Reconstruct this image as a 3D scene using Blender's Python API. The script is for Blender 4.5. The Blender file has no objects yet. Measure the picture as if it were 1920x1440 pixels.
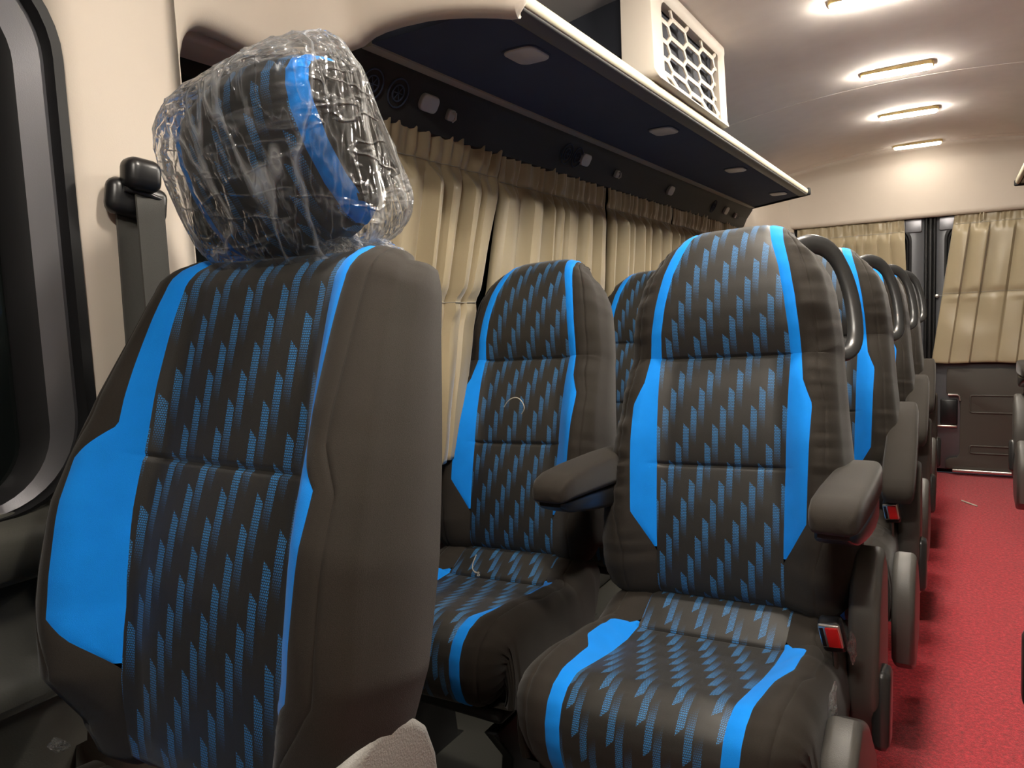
import bpy, math, random
from mathutils import Vector, Matrix, noise
random.seed(7)
PI = math.pi
SC = bpy.context.scene
COL = SC.collection

# ------------------------------------------------------------------ helpers
def lerp(a, b, t): return a + (b - a) * t
def clamp(x, a=0.0, b=1.0): return max(a, min(b, x))
def sstep(a, b, x):
    t = clamp((x - a) / (b - a)); return t * t * (3 - 2 * t)
def interp(tab, x):
    if x <= tab[0][0]: return tab[0][1]
    for (a, va), (b, vb) in zip(tab, tab[1:]):
        if x <= b: return va + (vb - va) * (x - a) / (b - a) if b > a else vb
    return tab[-1][1]

class MB:
    def __init__(s): s.v = []; s.f = []; s.uv = {}; s.mi = []; s.cur = 0
    def vert(s, p): s.v.append(tuple(p)); return len(s.v) - 1
    def face(s, idx, uv=None):
        s.f.append(tuple(idx)); s.mi.append(s.cur)
        if uv: s.uv[len(s.f) - 1] = uv
    def grid(s, rows, uvs=None, closed=False, flip=False):
        n = len(rows[0]); ids = [[s.vert(p) for p in r] for r in rows]
        for i in range(len(rows) - 1):
            rng = range(n if closed else n - 1)
            for j in rng:
                k = (j + 1) % n
                q = [(i, j), (i, k), (i + 1, k), (i + 1, j)]
                if flip: q.reverse()
                s.face([ids[a][b] for a, b in q], [uvs[a][b] for a, b in q] if uvs else None)
        return ids
    def cap(s, ids, flip=False):
        s.face(list(reversed(ids)) if flip else list(ids))
    def box(s, c, d, bev=0.0, M=None, seg=2):
        # rounded box: superellipsoid free version built from bevelled corner grid
        hx, hy, hz = d[0] / 2, d[1] / 2, d[2] / 2
        b = min(bev, hx * .98, hy * .98, hz * .98)
        def put(p):
            q = Vector(p)
            if M: q = M @ q
            return Vector(c) + q
        if b <= 0:
            ids = [s.vert(put((x, y, z))) for z in (-hz, hz) for y in (-hy, hy) for x in (-hx, hx)]
            for q in ((0, 2, 3, 1), (4, 5, 7, 6), (0, 1, 5, 4), (2, 6, 7, 3), (0, 4, 6, 2), (1, 3, 7, 5)):
                s.face([ids[i] for i in q])
            return
        # stack of rounded-rect rings
        def ring(hx_, hy_, r, z):
            out = []
            for (sx, sy, a0) in ((1, 1, 0), (-1, 1, 90), (-1, -1, 180), (1, -1, 270)):
                for k in range(seg + 1):
                    a = math.radians(a0 + 90 * k / seg)
                    out.append(put((sx * (hx_ - r) + r * math.cos(a), sy * (hy_ - r) + r * math.sin(a), z)))
            return out
        rings = []
        for k in range(seg + 1):
            a = PI / 2 * k / seg; o = b * (1 - math.sin(a)); rings.append(ring(hx - o, hy - o, max(b - o, b * .02), -hz + b * (1 - math.cos(a))))
        for k in range(seg + 1):
            a = PI / 2 * (1 - k / seg); o = b * (1 - math.sin(a)); rings.append(ring(hx - o, hy - o, max(b - o, b * .02), hz - b * (1 - math.cos(a))))
        ids = s.grid(rings, closed=True)
        s.cap(ids[0], True); s.cap(ids[-1])
    def tube(s, pts, r, n=8, r2=None, cap=True, up=None, closed=False):
        pts = [Vector(p) for p in pts]; rows = []
        m = len(pts); prev = None
        for i, p in enumerate(pts):
            if closed: t = pts[(i + 1) % m] - pts[i - 1]
            else: t = pts[min(i + 1, m - 1)] - pts[max(i - 1, 0)]
            t.normalize()
            u = Vector(up) if up else (prev if prev else (Vector((0, 0, 1)) if abs(t.z) < .9 else Vector((1, 0, 0))))
            a = t.cross(u)
            if a.length < 1e-6: a = t.cross(Vector((.3, .8, .5)))
            a.normalize(); b = a.cross(t); prev = b
            ra = r[i] if isinstance(r, (list, tuple)) else r
            rb = (r2[i] if isinstance(r2, (list, tuple)) else r2) if r2 else ra
            rows.append([p + a * (ra * math.cos(2 * PI * k / n)) + b * (rb * math.sin(2 * PI * k / n)) for k in range(n)])
        if closed: rows.append(rows[0])
        ids = s.grid(rows, closed=True)
        if cap and not closed: s.cap(ids[0], True); s.cap(ids[-1])
    def prism(s, poly, axis, a, b, bev=0.0, seg=3):
        """polygon in the two other axes, extruded from a to b along axis, with a rounded rim"""
        n = len(poly); cx = sum(p[0] for p in poly) / n; cy = sum(p[1] for p in poly) / n
        def P(p, t):
            q = [p[0], p[1]]; q.insert(axis, t); return q
        def inset(d):
            out = []
            for i in range(n):
                p0 = Vector(poly[i - 1]); p1 = Vector(poly[i]); p2 = Vector(poly[(i + 1) % n])
                e1 = (p1 - p0).normalized(); e2 = (p2 - p1).normalized()
                n1 = Vector((-e1.y, e1.x)); n2 = Vector((-e2.y, e2.x)); nn = n1 + n2
                if nn.length < 1e-6: nn = n1
                nn.normalize(); k = max(.5, nn.dot(n1))
                out.append(p1 + nn * (d / k) * sgn)
            return out
        area = sum(poly[i - 1][0] * poly[i][1] - poly[i][0] * poly[i - 1][1] for i in range(n))
        sgn = 1 if area > 0 else -1
        rows = []; s_ = 1 if b > a else -1
        if bev > 0:
            for k in range(seg + 1):
                t = PI / 2 * k / seg; rows.append([P(p, a + s_ * bev * (1 - math.sin(t))) for p in inset(bev * (1 - math.cos(t)))])
            rows = rows[::-1]
            rows2 = []
            for k in range(seg + 1):
                t = PI / 2 * k / seg; rows2.append([P(p, b - s_ * bev * (1 - math.sin(t))) for p in inset(bev * (1 - math.cos(t)))])
            rows = rows + rows2
        else:
            rows = [[P(p, a) for p in poly], [P(p, b) for p in poly]]
        ids = s.grid(rows, closed=True)
        s.cap(ids[0], True); s.cap(ids[-1])
    def lathe(s, prof, c, ax=2, n=24):
        rows = []
        for r, h in prof:
            row = []
            for k in range(n):
                q = [r * math.cos(2 * PI * k / n), r * math.sin(2 * PI * k / n)]; q.insert(ax, h)
                row.append(Vector(c) + Vector(q))
            rows.append(row)
        ids = s.grid(rows, closed=True); s.cap(ids[0], True); s.cap(ids[-1])
    def build(s, name, mat, parent=None, smooth=True, loc=None, fix=True, sharp=50):
        me = bpy.data.meshes.new(name)
        me.from_pydata(s.v, [], s.f)
        if s.uv:
            ul = me.uv_layers.new(name='UVMap')
            for p in me.polygons:
                q = s.uv.get(p.index)
                if q:
                    for k, li in enumerate(p.loop_indices): ul.data[li].uv = q[k]
        mats = mat if isinstance(mat, (list, tuple)) else [mat]
        for m in mats: me.materials.append(m)
        if len(mats) > 1:
            for p, mi in zip(me.polygons, s.mi): p.material_index = mi
        if smooth:
            for p in me.polygons: p.use_smooth = True
        me.update()
        if fix:
            import bmesh
            bm = bmesh.new(); bm.from_mesh(me)
            bmesh.ops.remove_doubles(bm, verts=bm.verts, dist=1e-6)
            bmesh.ops.recalc_face_normals(bm, faces=bm.faces)
            bm.to_mesh(me); bm.free()
        if smooth:
            try: me.set_sharp_from_angle(angle=math.radians(sharp))
            except Exception: pass
        o = bpy.data.objects.new(name, me); COL.objects.link(o)
        if loc: o.location = loc
        if parent: o.parent = parent
        return o

def empty(name, loc=(0, 0, 0), rot=(0, 0, 0)):
    o = bpy.data.objects.new(name, None); o.empty_display_size = .1
    COL.objects.link(o); o.location = loc; o.rotation_euler = rot; return o
def tag(o, label, cat=None, group=None, kind=None):
    if label: o['label'] = label
    if cat: o['category'] = cat
    if group: o['group'] = group
    if kind: o['kind'] = kind
    return o
def struct(o): o['kind'] = 'structure'; return o
def copy_tree(o, parent=None):
    c = o.copy(); COL.objects.link(c); c.parent = parent
    for ch in [x for x in list(bpy.data.objects) if x.parent == o]: copy_tree(ch, c)
    return c

# ------------------------------------------------------------------ camera
F = 1390.0
dY = Vector((1800 - 960, 720 - 553, F)).normalized()
dX = -Vector((-1400 - 960, 720 - 690, F)); dX -= dX.dot(dY) * dY; dX.normalize()
dZ = -dX.cross(dY)
if dZ.y < 0: dZ = -dZ
CAMP = Vector((0, 0, 1.05))
right = Vector((dX.x, dY.x, dZ.x)); upv = Vector((dX.y, dY.y, dZ.y)); fwd = Vector((dX.z, dY.z, dZ.z))
cam = bpy.data.cameras.new('camera'); cam.sensor_width = 36; cam.lens = F / 1920 * 36
cam.clip_start = .02
co = bpy.data.objects.new('camera', cam); COL.objects.link(co)
mw = Matrix.Identity(4)
for i in range(3):
    mw[i][0] = right[i]; mw[i][1] = upv[i]; mw[i][2] = -fwd[i]; mw[i][3] = CAMP[i]
co.matrix_world = mw
SC.camera = co
def ray(px, py):
    return right * (px - 960) + upv * (720 - py) + fwd * F
def un(px, py, ax, val):
    d = ray(px, py); return CAMP + d * ((val - CAMP[ax]) / d[ax])

# ------------------------------------------------------------------ materials
class NT:
    def __init__(s, name):
        s.m = bpy.data.materials.new(name); s.m.use_nodes = True
        s.t = s.m.node_tree; s.t.nodes.clear()
        s.out = s.t.nodes.new('ShaderNodeOutputMaterial')
    def n(s, typ, **kw):
        nd = s.t.nodes.new(typ)
        for k, v in kw.items(): setattr(nd, k, v)
        return nd
    def link(s, a, b): s.t.links.new(a, b)
    def inp(s, sock, v):
        if isinstance(v, bpy.types.NodeSocket): s.link(v, sock)
        elif v is not None: sock.default_value = v
    def math(s, op, a, b=None, c=None, cl=False):
        nd = s.n('ShaderNodeMath', operation=op); nd.use_clamp = cl
        s.inp(nd.inputs[0], a)
        if b is not None: s.inp(nd.inputs[1], b)
        if c is not None: s.inp(nd.inputs[2], c)
        return nd.outputs[0]
    def mix(s, f, a, b):
        nd = s.n('ShaderNodeMix', data_type='RGBA')
        s.inp(nd.inputs[0], f); s.inp(nd.inputs[6], a); s.inp(nd.inputs[7], b); return nd.outputs[2]
    def coord(s, which='Object'):
        return s.n('ShaderNodeTexCoord').outputs[which]
    def noise(s, vec, scale, detail=2, rough=.5):
        nd = s.n('ShaderNodeTexNoise'); s.link(vec, nd.inputs['Vector'])
        nd.inputs['Scale'].default_value = scale; nd.inputs['Detail'].default_value = detail; nd.inputs['Roughness'].default_value = rough
        return nd.outputs['Fac']
    def ramp(s, f, stops):
        nd = s.n('ShaderNodeValToRGB'); s.link(f, nd.inputs[0]); e = nd.color_ramp.elements
        e[0].position, e[0].color = stops[0][0], c4(stops[0][1]); e[1].position, e[1].color = stops[-1][0], c4(stops[-1][1])
        for p, c in stops[1:-1]:
            k = e.new(p); k.color = c4(c)
        return nd.outputs[0]
    def bump(s, h, strength=.3, dist=.002):
        nd = s.n('ShaderNodeBump'); s.link(h, nd.inputs['Height']); nd.inputs['Strength'].default_value = strength
        nd.inputs['Distance'].default_value = dist; return nd.outputs[0]
    def bsdf(s, col, rough=.5, spec=.5, metal=0, normal=None, sheen=0, sheen_rough=.5, **kw):
        b = s.n('ShaderNodeBsdfPrincipled')
        s.inp(b.inputs['Base Color'], c4(col) if isinstance(col, tuple) else col)
        s.inp(b.inputs['Roughness'], rough); b.inputs['Specular IOR Level'].default_value = spec; b.inputs['Metallic'].default_value = metal
        if normal is not None: s.link(normal, b.inputs['Normal'])
        if sheen: b.inputs['Sheen Weight'].default_value = sheen; b.inputs['Sheen Roughness'].default_value = sheen_rough
        for k, v in kw.items(): s.inp(b.inputs[k.replace('_', ' ')], v)
        s.link(b.outputs[0], s.out.inputs[0]); return b
def c4(c): return (c[0], c[1], c[2], 1.0)
def lin(r, g, b):
    f = lambda x: (x / 255 / 12.92) if x / 255 <= .04045 else ((x / 255 + .055) / 1.055) ** 2.4
    return (f(r), f(g), f(b))

def plain(name, col, rough=.5, spec=.5, metal=0, nscale=None, nbump=.2, ndist=.001, var=.0, **kw):
    t = NT(name); nrm = None; c = c4(col)
    if nscale:
        v = t.coord(); h = t.noise(v, nscale, 3)
        nrm = t.bump(h, nbump, ndist)
        if var: c = t.mix(t.noise(v, nscale * .02, 2), c4(tuple(x * (1 - var) for x in col)), c4(tuple(x * (1 + var) for x in col)))
    t.bsdf(c, rough, spec, metal, nrm, **kw); return t.m

def fabric(name, col, sheen=.4, speck=.5, nscale=1400, spec=.25, rough=.8):
    t = NT(name); v = t.coord()
    h = t.noise(v, nscale, 2); big = t.noise(v, 18, 2)
    f = t.math('MULTIPLY_ADD', h, speck * 2, 1 - speck)
    base = t.mix(big, c4(tuple(x * .88 for x in col)), c4(tuple(x * 1.12 for x in col)))
    nd = t.n('ShaderNodeVectorMath', operation='SCALE'); t.link(base, nd.inputs[0]); t.link(f, nd.inputs['Scale'])
    t.bsdf(nd.outputs[0], rough, spec, 0, t.bump(h, .5, .0006), sheen, .45); return t.m

def pattern(name, ground, hi, weave=.0026):
    t = NT(name)
    sx = t.n('ShaderNodeSeparateXYZ'); t.link(t.coord('UV'), sx.inputs[0]); u, v = sx.outputs[0], sx.outputs[1]
    c, P = .0145, .144
    uc = t.math('DIVIDE', t.math('ADD', u, 1.0), c); i = t.math('FLOOR', uc); fu = t.math('FRACT', uc)
    top = t.math('MULTIPLY', i, P / 4)
    q = t.math('SUBTRACT', t.math('SUBTRACT', top, v), t.math('MULTIPLY', fu, c * .95))
    d = t.math('FRACT', t.math('DIVIDE', t.math('ADD', q, 40 * P), P))
    mr = t.n('ShaderNodeMapRange'); mr.interpolation_type = 'SMOOTHSTEP'
    t.link(d, mr.inputs[0]); mr.inputs[1].default_value = .10; mr.inputs[2].default_value = .52; mr.inputs[3].default_value = 1; mr.inputs[4].default_value = 0
    inten = mr.outputs[0]
    gap = t.math('LESS_THAN', fu, .80)
    su = t.math('ABSOLUTE', t.math('SINE', t.math('MULTIPLY', u, PI / weave)))
    row = t.math('MULTIPLY', t.math('FLOOR', t.math('DIVIDE', v, weave * 1.15)), PI / 2)
    su2 = t.math('ABSOLUTE', t.math('SINE', t.math('ADD', t.math('MULTIPLY', u, PI / weave), row)))
    sv = t.math('ABSOLUTE', t.math('SINE', t.math('MULTIPLY', v, PI / (weave * 1.15))))
    dots = t.math('GREATER_THAN', t.math('MULTIPLY', su2, sv), .36)
    m = t.math('MULTIPLY', t.math('MULTIPLY', inten, gap), dots)
    vv = t.coord(); h = t.noise(vv, 1500, 2)
    g = t.mix(h, c4(tuple(x * .55 for x in ground)), c4(tuple(x * 1.45 for x in ground)))
    col = t.mix(m, g, c4(hi))
    t.bsdf(col, .52, .45, 0, t.bump(t.math('ADD', h, t.math('MULTIPLY', m, .6)), .35, .0006), .22, .35)
    return t.m

M = {}
M['dark'] = fabric('seat side fabric', (.0205, .0160, .0118), .12, .6)
M['blue'] = fabric('blue stripe fabric', (.002, .235, .80), .12, .10, spec=.2)
M['pat'] = pattern('patterned seat fabric', (.0215, .0195, .0165), (.032, .195, .45))
M['shell'] = plain('seat shell plastic', (.018, .018, .018), .5, .4, nscale=900)
M['greyplastic'] = plain('grey grained plastic', (.23, .22, .205), .5, .4, nscale=420, nbump=.5, ndist=.0015)
M['cover'] = plain('dark side cover plastic', (.085, .080, .073), .40, .5, nscale=700, nbump=.25)
M['black'] = plain('black gloss plastic', (.011, .011, .012), .32, .5)
M['handle'] = plain('dark handle plastic', (.030, .030, .030), .30, .6)
M['rubber'] = plain('black rubber seal', (.008, .008, .009), .55, .4)
M['beige'] = plain('beige trim', (.61, .54, .46), .62, .3, nscale=500, nbump=.12, var=.03)
M['ceil'] = plain('headliner', (.80, .745, .70), .9, .15, nscale=700, nbump=.3, var=.05)
M['navy'] = plain('rack underside cloth', (.050, .065, .105), .85, .2, nscale=600, nbump=.3, var=.1)
M['sidedark'] = plain('dark side panel', (.022, .024, .026), .6, .3, nscale=500)
M['strip'] = plain('rack joint strip', (.34, .32, .27), .6, .3)
M['lip'] = plain('pale rack lip', (.62, .58, .44), .45, .4)
M['lipgrey'] = plain('grey rack rail', (.10, .10, .10), .5, .4)
M['lens'] = plain('frosted lamp lens', (.42, .42, .43), .35, .5)
M['doorgrey'] = plain('grey painted door metal', (.115, .118, .128), .32, .5, metal=.25)
M['doorcard'] = plain('dark door card', (.060, .052, .044), .45, .4, nscale=500, nbump=.3)
M['chrome'] = plain('polished metal', (.80, .77, .72), .33, .5, metal=1)
M['paint'] = plain('satin metallic door frame', (.17, .17, .185), .34, .6, metal=.6, nscale=900, nbump=.12)
M['lowpanel'] = plain('dark lower panel plastic', (.078, .077, .066), .42, .45, nscale=450, nbump=.3)
M['belt'] = plain('woven belt', (.07, .068, .061), .5, .4, nscale=1500, nbump=.5)
M['redbtn'] = plain('red release button', (.75, .02, .02), .3, .5)
M['white'] = plain('white plastic', (.6, .57, .5), .4)
M['thread'] = plain('pale thread', (.5, .46, .38), .7)
M['acgrille'] = plain('pale grille plastic', (.60, .54, .46), .5, .4)
M['acbody'] = plain('blue grey unit casing', (.045, .050, .065), .7, .25)
M['fin'] = plain('cooling fins', (.30, .30, .31), .35, .5, metal=.6)

def curtain_mat():
    t = NT('beige satin curtain'); v = t.coord(); h = t.noise(v, 60, 3); fine = t.noise(v, 1500, 1)
    col = t.mix(t.noise(v, 6, 2), c4((.33, .275, .18)), c4((.39, .325, .21)))
    b = t.bsdf(col, .36, .45, 0, t.bump(t.math('ADD', h, t.math('MULTIPLY', fine, .1)), .12, .004), .35, .3)
    return t.m
M['curtain'] = curtain_mat()

def carpet_mat():
    t = NT('red loop carpet'); v = t.coord()
    h = t.noise(v, 260, 3, .75); h2 = t.noise(v, 90, 2); big = t.noise(v, 5, 3)
    f = t.math('MULTIPLY_ADD', h2, .5, t.math('MULTIPLY', h, .75))
    col = t.ramp(f, [(.40, (.10, .001, .004)), (.60, (.46, .006, .022)), (.78, (.82, .045, .075))])
    col = t.mix(t.math('MULTIPLY', big, .35), col, c4((.36, .004, .012)))
    t.bsdf(col, .95, .1, 0, t.bump(h, 1.0, .006), .25, .5); return t.m
M['carpet'] = carpet_mat()
M['sidewall'] = plain('side wall lining', (.20, .17, .125), .7, .3)

def glass_mat():
    t = NT('dark tinted glass'); t.bsdf((.006, .008, .008), .06, .6); return t.m
M['glass'] = glass_mat()

def film_mat(name, milky=.035, bump=.55, sc=(13, 30)):
    t = NT(name); v = t.coord()
    mp = t.n('ShaderNodeMapping'); t.link(v, mp.inputs[0]); mp.inputs['Rotation'].default_value = (.2, .5, .3); mp.inputs['Scale'].default_value = (1.0, 1.0, .22)
    def ridge(vec, s_, k_=16.0):
        n_ = t.noise(vec, s_, 2, .5)
        return t.math('SUBTRACT', 1.0, t.math('MULTIPLY', t.math('ABSOLUTE', t.math('SUBTRACT', n_, .5)), k_), cl=True)
    mp2 = t.n('ShaderNodeMapping'); t.link(v, mp2.inputs[0]); mp2.inputs['Rotation'].default_value = (.3, -.2, .4); mp2.inputs['Scale'].default_value = (.25, .5, 1.3)
    r1 = ridge(mp.outputs[0], sc[0], 30.0); r2 = ridge(mp2.outputs[0], sc[1], 22.0); r3 = ridge(mp.outputs[0], sc[1] * 1.6, 14.0)
    h = t.math('ADD', r1, t.math('ADD', t.math('MULTIPLY', r2, .45), t.math('MULTIPLY', r3, .5)))
    nrm = t.bump(h, bump, .006)
    tr = t.n('ShaderNodeBsdfTransparent'); tr.inputs[0].default_value = (.97, .975, .98, 1)
    gl = t.n('ShaderNodeBsdfGlossy'); gl.inputs['Color'].default_value = (1, 1, 1, 1); gl.inputs['Roughness'].default_value = .12; t.link(nrm, gl.inputs['Normal'])
    df = t.n('ShaderNodeBsdfTranslucent'); df.inputs[0].default_value = (.9, .9, .9, 1); t.link(nrm, df.inputs['Normal'])
    d2 = t.n('ShaderNodeBsdfDiffuse'); d2.inputs[0].default_value = (.9, .9, .88, 1); t.link(nrm, d2.inputs['Normal'])
    fr = t.n('ShaderNodeFresnel'); fr.inputs[0].default_value = 1.38; t.link(nrm, fr.inputs['Normal'])
    a = t.n('ShaderNodeMixShader'); t.inp(a.inputs[0], t.math('MULTIPLY', fr.outputs[0], .85, cl=True)); t.link(tr.outputs[0], a.inputs[1]); t.link(gl.outputs[0], a.inputs[2])
    md = t.n('ShaderNodeMixShader'); md.inputs[0].default_value = .5; t.link(df.outputs[0], md.inputs[1]); t.link(d2.outputs[0], md.inputs[2])
    rr = t.math('ADD', milky, t.math('MULTIPLY', r1, .40), cl=True)  # crease lines whitened in the shader, painting glints onto the film
    rr = t.math('ADD', rr, t.math('ADD', t.math('MULTIPLY', t.math('POWER', r3, 3.0), .13), t.math('MULTIPLY', r2, .10)), cl=True)
    b = t.n('ShaderNodeMixShader'); t.inp(b.inputs[0], rr); t.link(a.outputs[0], b.inputs[1]); t.link(md.outputs[0], b.inputs[2])
    t.link(b.outputs[0], t.out.inputs[0]); return t.m
M['film'] = film_mat('clear plastic film', .035, .85)
M['scrap'] = film_mat('crumpled plastic film', .12, 1.0, (60, 120))

def emit(name, col, st):
    t = NT(name); e = t.n('ShaderNodeEmission'); e.inputs[0].default_value = c4(col); e.inputs[1].default_value = st
    t.link(e.outputs[0], t.out.inputs[0]); return t.m
LAMP = 62.0
M['lamp'] = emit('lit lamp diffuser', (1.0, .92, .805), LAMP)
M['dimlamp'] = emit('dimmer lamp diffuser', (1.0, .92, .805), LAMP * .13)
M['lampframe'] = plain('lamp surround', (.7, .52, .22), .4)

# ------------------------------------------------------------------ shell of the bus
XL, XR, YB = -1.05, .75, 5.02
def strip_sheet(name, mat, pts, a0, a1, axis, n=2, thick=None, parent=None):
    """open profile (two other axes) extruded along axis"""
    mb = MB(); rows = []
    for k in range(n + 1):
        t = lerp(a0, a1, k / n); row = []
        for p in pts:
            q = [p[0], p[1]]; q.insert(axis, t); row.append(q)
        rows.append(row)
    mb.grid(rows); o = mb.build(name, mat, parent, fix=False)
    if thick:
        m = o.modifiers.new('thickness', 'SOLIDIFY'); m.thickness = thick; m.offset = 0
    return o

mb = MB(); mb.box((-.19, 2.2, -.03), (2.0, 5.7, .06)); struct(mb.build('floor', M['carpet'], smooth=False))

def ceil_z(x): return 1.888 - .105 * ((x + .15) / .9) ** 2
mb = MB(); rows = []
ys = []
for g in (1.3, 3.33, 4.72): ys += [g - .0032, g - .003, g, g + .003, g + .0032]
ys = sorted(ys + [-.65 + i * .14 for i in range(41)])
xs = [-1.19 + i * .0488 for i in range(41)]
for y in ys:
    g = min(abs(y - s) for s in (1.3, 3.33, 4.72))
    dz = .012 if g < .0031 else 0
    rows.append([(x, y, ceil_z(x) + dz) for x in xs])
mb.grid(rows); o = mb.build('ceiling', M['ceil'], fix=False); struct(o)
m = o.modifiers.new('thickness', 'SOLIDIFY'); m.thickness = .02; m.offset = 1

# right side wall and front bulkhead, outside the picture but part of the same bus
mb = MB(); mb.box((XR + .03, 2.2, .95), (.06, 5.7, 1.9)); struct(mb.build('wall_right', M['sidewall'], smooth=False))
mb = MB(); mb.box((-.20, -.68, .95), (2.0, .06, 1.9)); struct(mb.build('wall_front', M['lowpanel'], smooth=False))
# left wall: outer skin behind everything
mb = MB(); mb.box((-1.215, 2.2, .95), (.05, 5.7, 1.9)); struct(mb.build('wall_left', M['lowpanel'], smooth=False))
# lower side panel under the curtains
strip_sheet('trim_1', M['lowpanel'], [(-1.17, 0), (-1.15, .02), (-1.15, .12), (-1.165, .14), (-1.165, .58), (-1.15, .62), (-1.16, .66), (-1.17, .74)], .56, 5.0, 1, 4, .012)['kind'] = 'structure'
# door card at the left front: sill, deep recess and lower bulge
card = strip_sheet('trim_2', M['lowpanel'], [(-1.05, .0), (-1.03, .45), (-1.0, .585), (-.985, .60), (-.99, .625), (-1.02, .655), (-1.03, .70), (-1.035, .745), (-.985, .752), (-.975, .76), (-.972, .80), (-.978, .812), (-.99, .820), (-1.0, .828), (-1.05, .832)], -.6, .515, 1, 4, .008)
struct(card)
strip_sheet('trim_3', M['lowpanel'], [(-1.035, .0), (-1.02, .40), (-1.02, .70), (-1.025, .80)], .50, .735, 1, 2, .008)['kind'] = 'structure'

# front door window: seals, satin frame, glass (a window in the YZ plane with a round rear corner)
def roundrect_yz(y0, y1, z0, z1, r, n=10):
    out = []
    for (cy, cz, a0) in ((y1 - r, z1 - r, 0), (y0 + r, z1 - r, 90), (y0 + r, z0 + r, 180), (y1 - r, z0 + r, 270)):
        for k in range(n + 1):
            a = math.radians(a0 + 90 * k / n); out.append((cy + r * math.cos(a), cz + r * math.sin(a)))
    return out
def frame_loop(mb, outer, inner, xa, xb, xc=None):
    """ring between two closed outlines (same count); face at xa(outer)->xb(inner)"""
    xc = xa if xc is None else xc
    mb.grid([[(xc, y, z) for y, z in outer], [(xa, y, z) for y, z in outer], [(xb, y, z) for y, z in inner], [(xb - .02, y, z) for y, z in inner]], closed=True)
win = empty('window_1', (-1.03, .2, 1.15)); struct(win)
def loc(o, root):
    o.parent = root; o.matrix_parent_inverse = Matrix.Translation(root.location).inverted(); return o
Wy0, Wy1, Wz0, Wz1 = -.55, .558, .825, 1.530
lay = [(.0, .13), (.014, .118), (.018, .115), (.023, .112), (.052, .092), (.074, .075)]
def rr(i): d, r = lay[i]; return roundrect_yz(Wy0 + d, Wy1 - d, Wz0 + d * .25, Wz1 - d, r)
mb = MB(); frame_loop(mb, rr(0), rr(1), -.992, -.990, -1.06); frame_loop(mb, rr(1), rr(2), -.990, -1.006); loc(mb.build('window_seal', M['rubber']), win)
mb = MB(); frame_loop(mb, rr(2), rr(3), -1.006, -1.004); frame_loop(mb, rr(3), rr(4), -1.004, -1.012); loc(mb.build('window_frame', M['paint']), win)
mb = MB(); frame_loop(mb, rr(4), rr(5), -1.012, -1.035); loc(mb.build('glass_seal', M['rubber']), win)
mb = MB(); mb.prism(rr(5), 0, -1.055, -1.045); loc(mb.build('glass', M['glass'], smooth=False), win)

# B-pillar, roof rail and arched bulkhead at the end of the luggage rack: one moulded beige sheet
plan = []   # (x, y, bottom z)
plan += [(-1.05, .548, .76), (-1.02, .553, .76), (-1.002, .562, .76), (-.996, .58, .76), (-.992, .62, .76), (-.990, .66, .76), (-.992, .70, .76), (-1.0, .728, .76)]
for k in range(1, 13):
    a = PI / 2 * k / 12
    plan.append((-1.0, .728 + .060 * (1 - math.cos(a)), 1.41 + .105 * math.sin(a)))
for y, z in ((.80, 1.516), (.83, 1.515), (.87, 1.509), (.91, 1.508), (.95, 1.512)): plan.append((-1.0, y, z))
for k in range(1, 8):
    a = PI / 2 * k / 8
    plan.append((-.93 - .07 * math.cos(a), .95 + .11 * math.sin(a), 1.512 + .052 * k / 8))
for x, z in ((-.93, 1.568), (-.90, 1.574), (-.862, 1.577), (-.81, 1.577), (-.77, 1.573), (-.731, 1.567), (-.70, 1.561), (-.677, 1.556), (-.65, 1.549), (-.632, 1.546)):
    plan.append((x, 1.06 + .04 * (x + .93) / .3, z))
plan += [(-.622, 1.108, 1.552), (-.617, 1.118, 1.562)]
mb = MB(); rows = []
for i, (x, y, zb) in enumerate(plan):
    x0, y0, _ = plan[max(i - 1, 0)]; x1, y1, _ = plan[min(i + 1, len(plan) - 1)]
    t = Vector((x1 - x0, y1 - y0, 0))
    if t.length < 1e-5: t = Vector((0, 1, 0))
    t.normalize(); nb = Vector((-t.y, t.x, 0))      # away from the camera side
    if nb.x > 0 and y < .96: nb = -nb
    if nb.y < 0 and y >= .96: nb = -nb
    row = []
    for (o_, dz) in ((.05, .012), (.035, .003), (.022, 0), (.010, .004), (.003, .012), (0, .028)):
        p = Vector((x, y, zb + dz)) + nb * o_; row.append(p)
    # the rounded lower edge also eats back from the side edge of the pillar
    for z in (1.60, 1.66, 1.72, 1.80, 1.90):
        z2 = lerp(zb + .028, 1.92, (z - 1.55) / .35) if zb > 1 else lerp(zb + .028, 1.92, (z - 1.55) / .35)
        row.append(Vector((x, y, z2)))
    rows.append(row)
mb.grid(rows); o = mb.build('trim_4', M['beige'], fix=False); struct(o)
m = o.modifiers.new('thickness', 'SOLIDIFY'); m.thickness = .006; m.offset = -1
# seam lines of that moulding
mb = MB(); mb.tube([(-.9985, .872, 1.56), (-.998, .868, 1.60), (-.9975, .868, 1.80)], .0016, 5); struct(mb.build('trim_5', M['strip']))

# long side window behind the curtains
win2 = empty('window_2', (-1.09, 2.8, 1.1)); struct(win2)
mb = MB(); mb.box((-1.172, 2.75, 1.12), (.008, 4.3, .86)); loc(mb.build('glass', M['glass'], smooth=False), win2)
for y in (.735, 1.95, 3.4):
    mb = MB(); mb.box((-1.165, y, 1.12), (.02, .05, .88), .006); loc(mb.build('window_post', M['rubber']), win2)
mb = MB(); mb.box((-1.13, 2.75, 1.545), (.09, 4.4, .05), .008); loc(mb.build('window_header', M['beige']), win2)

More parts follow.
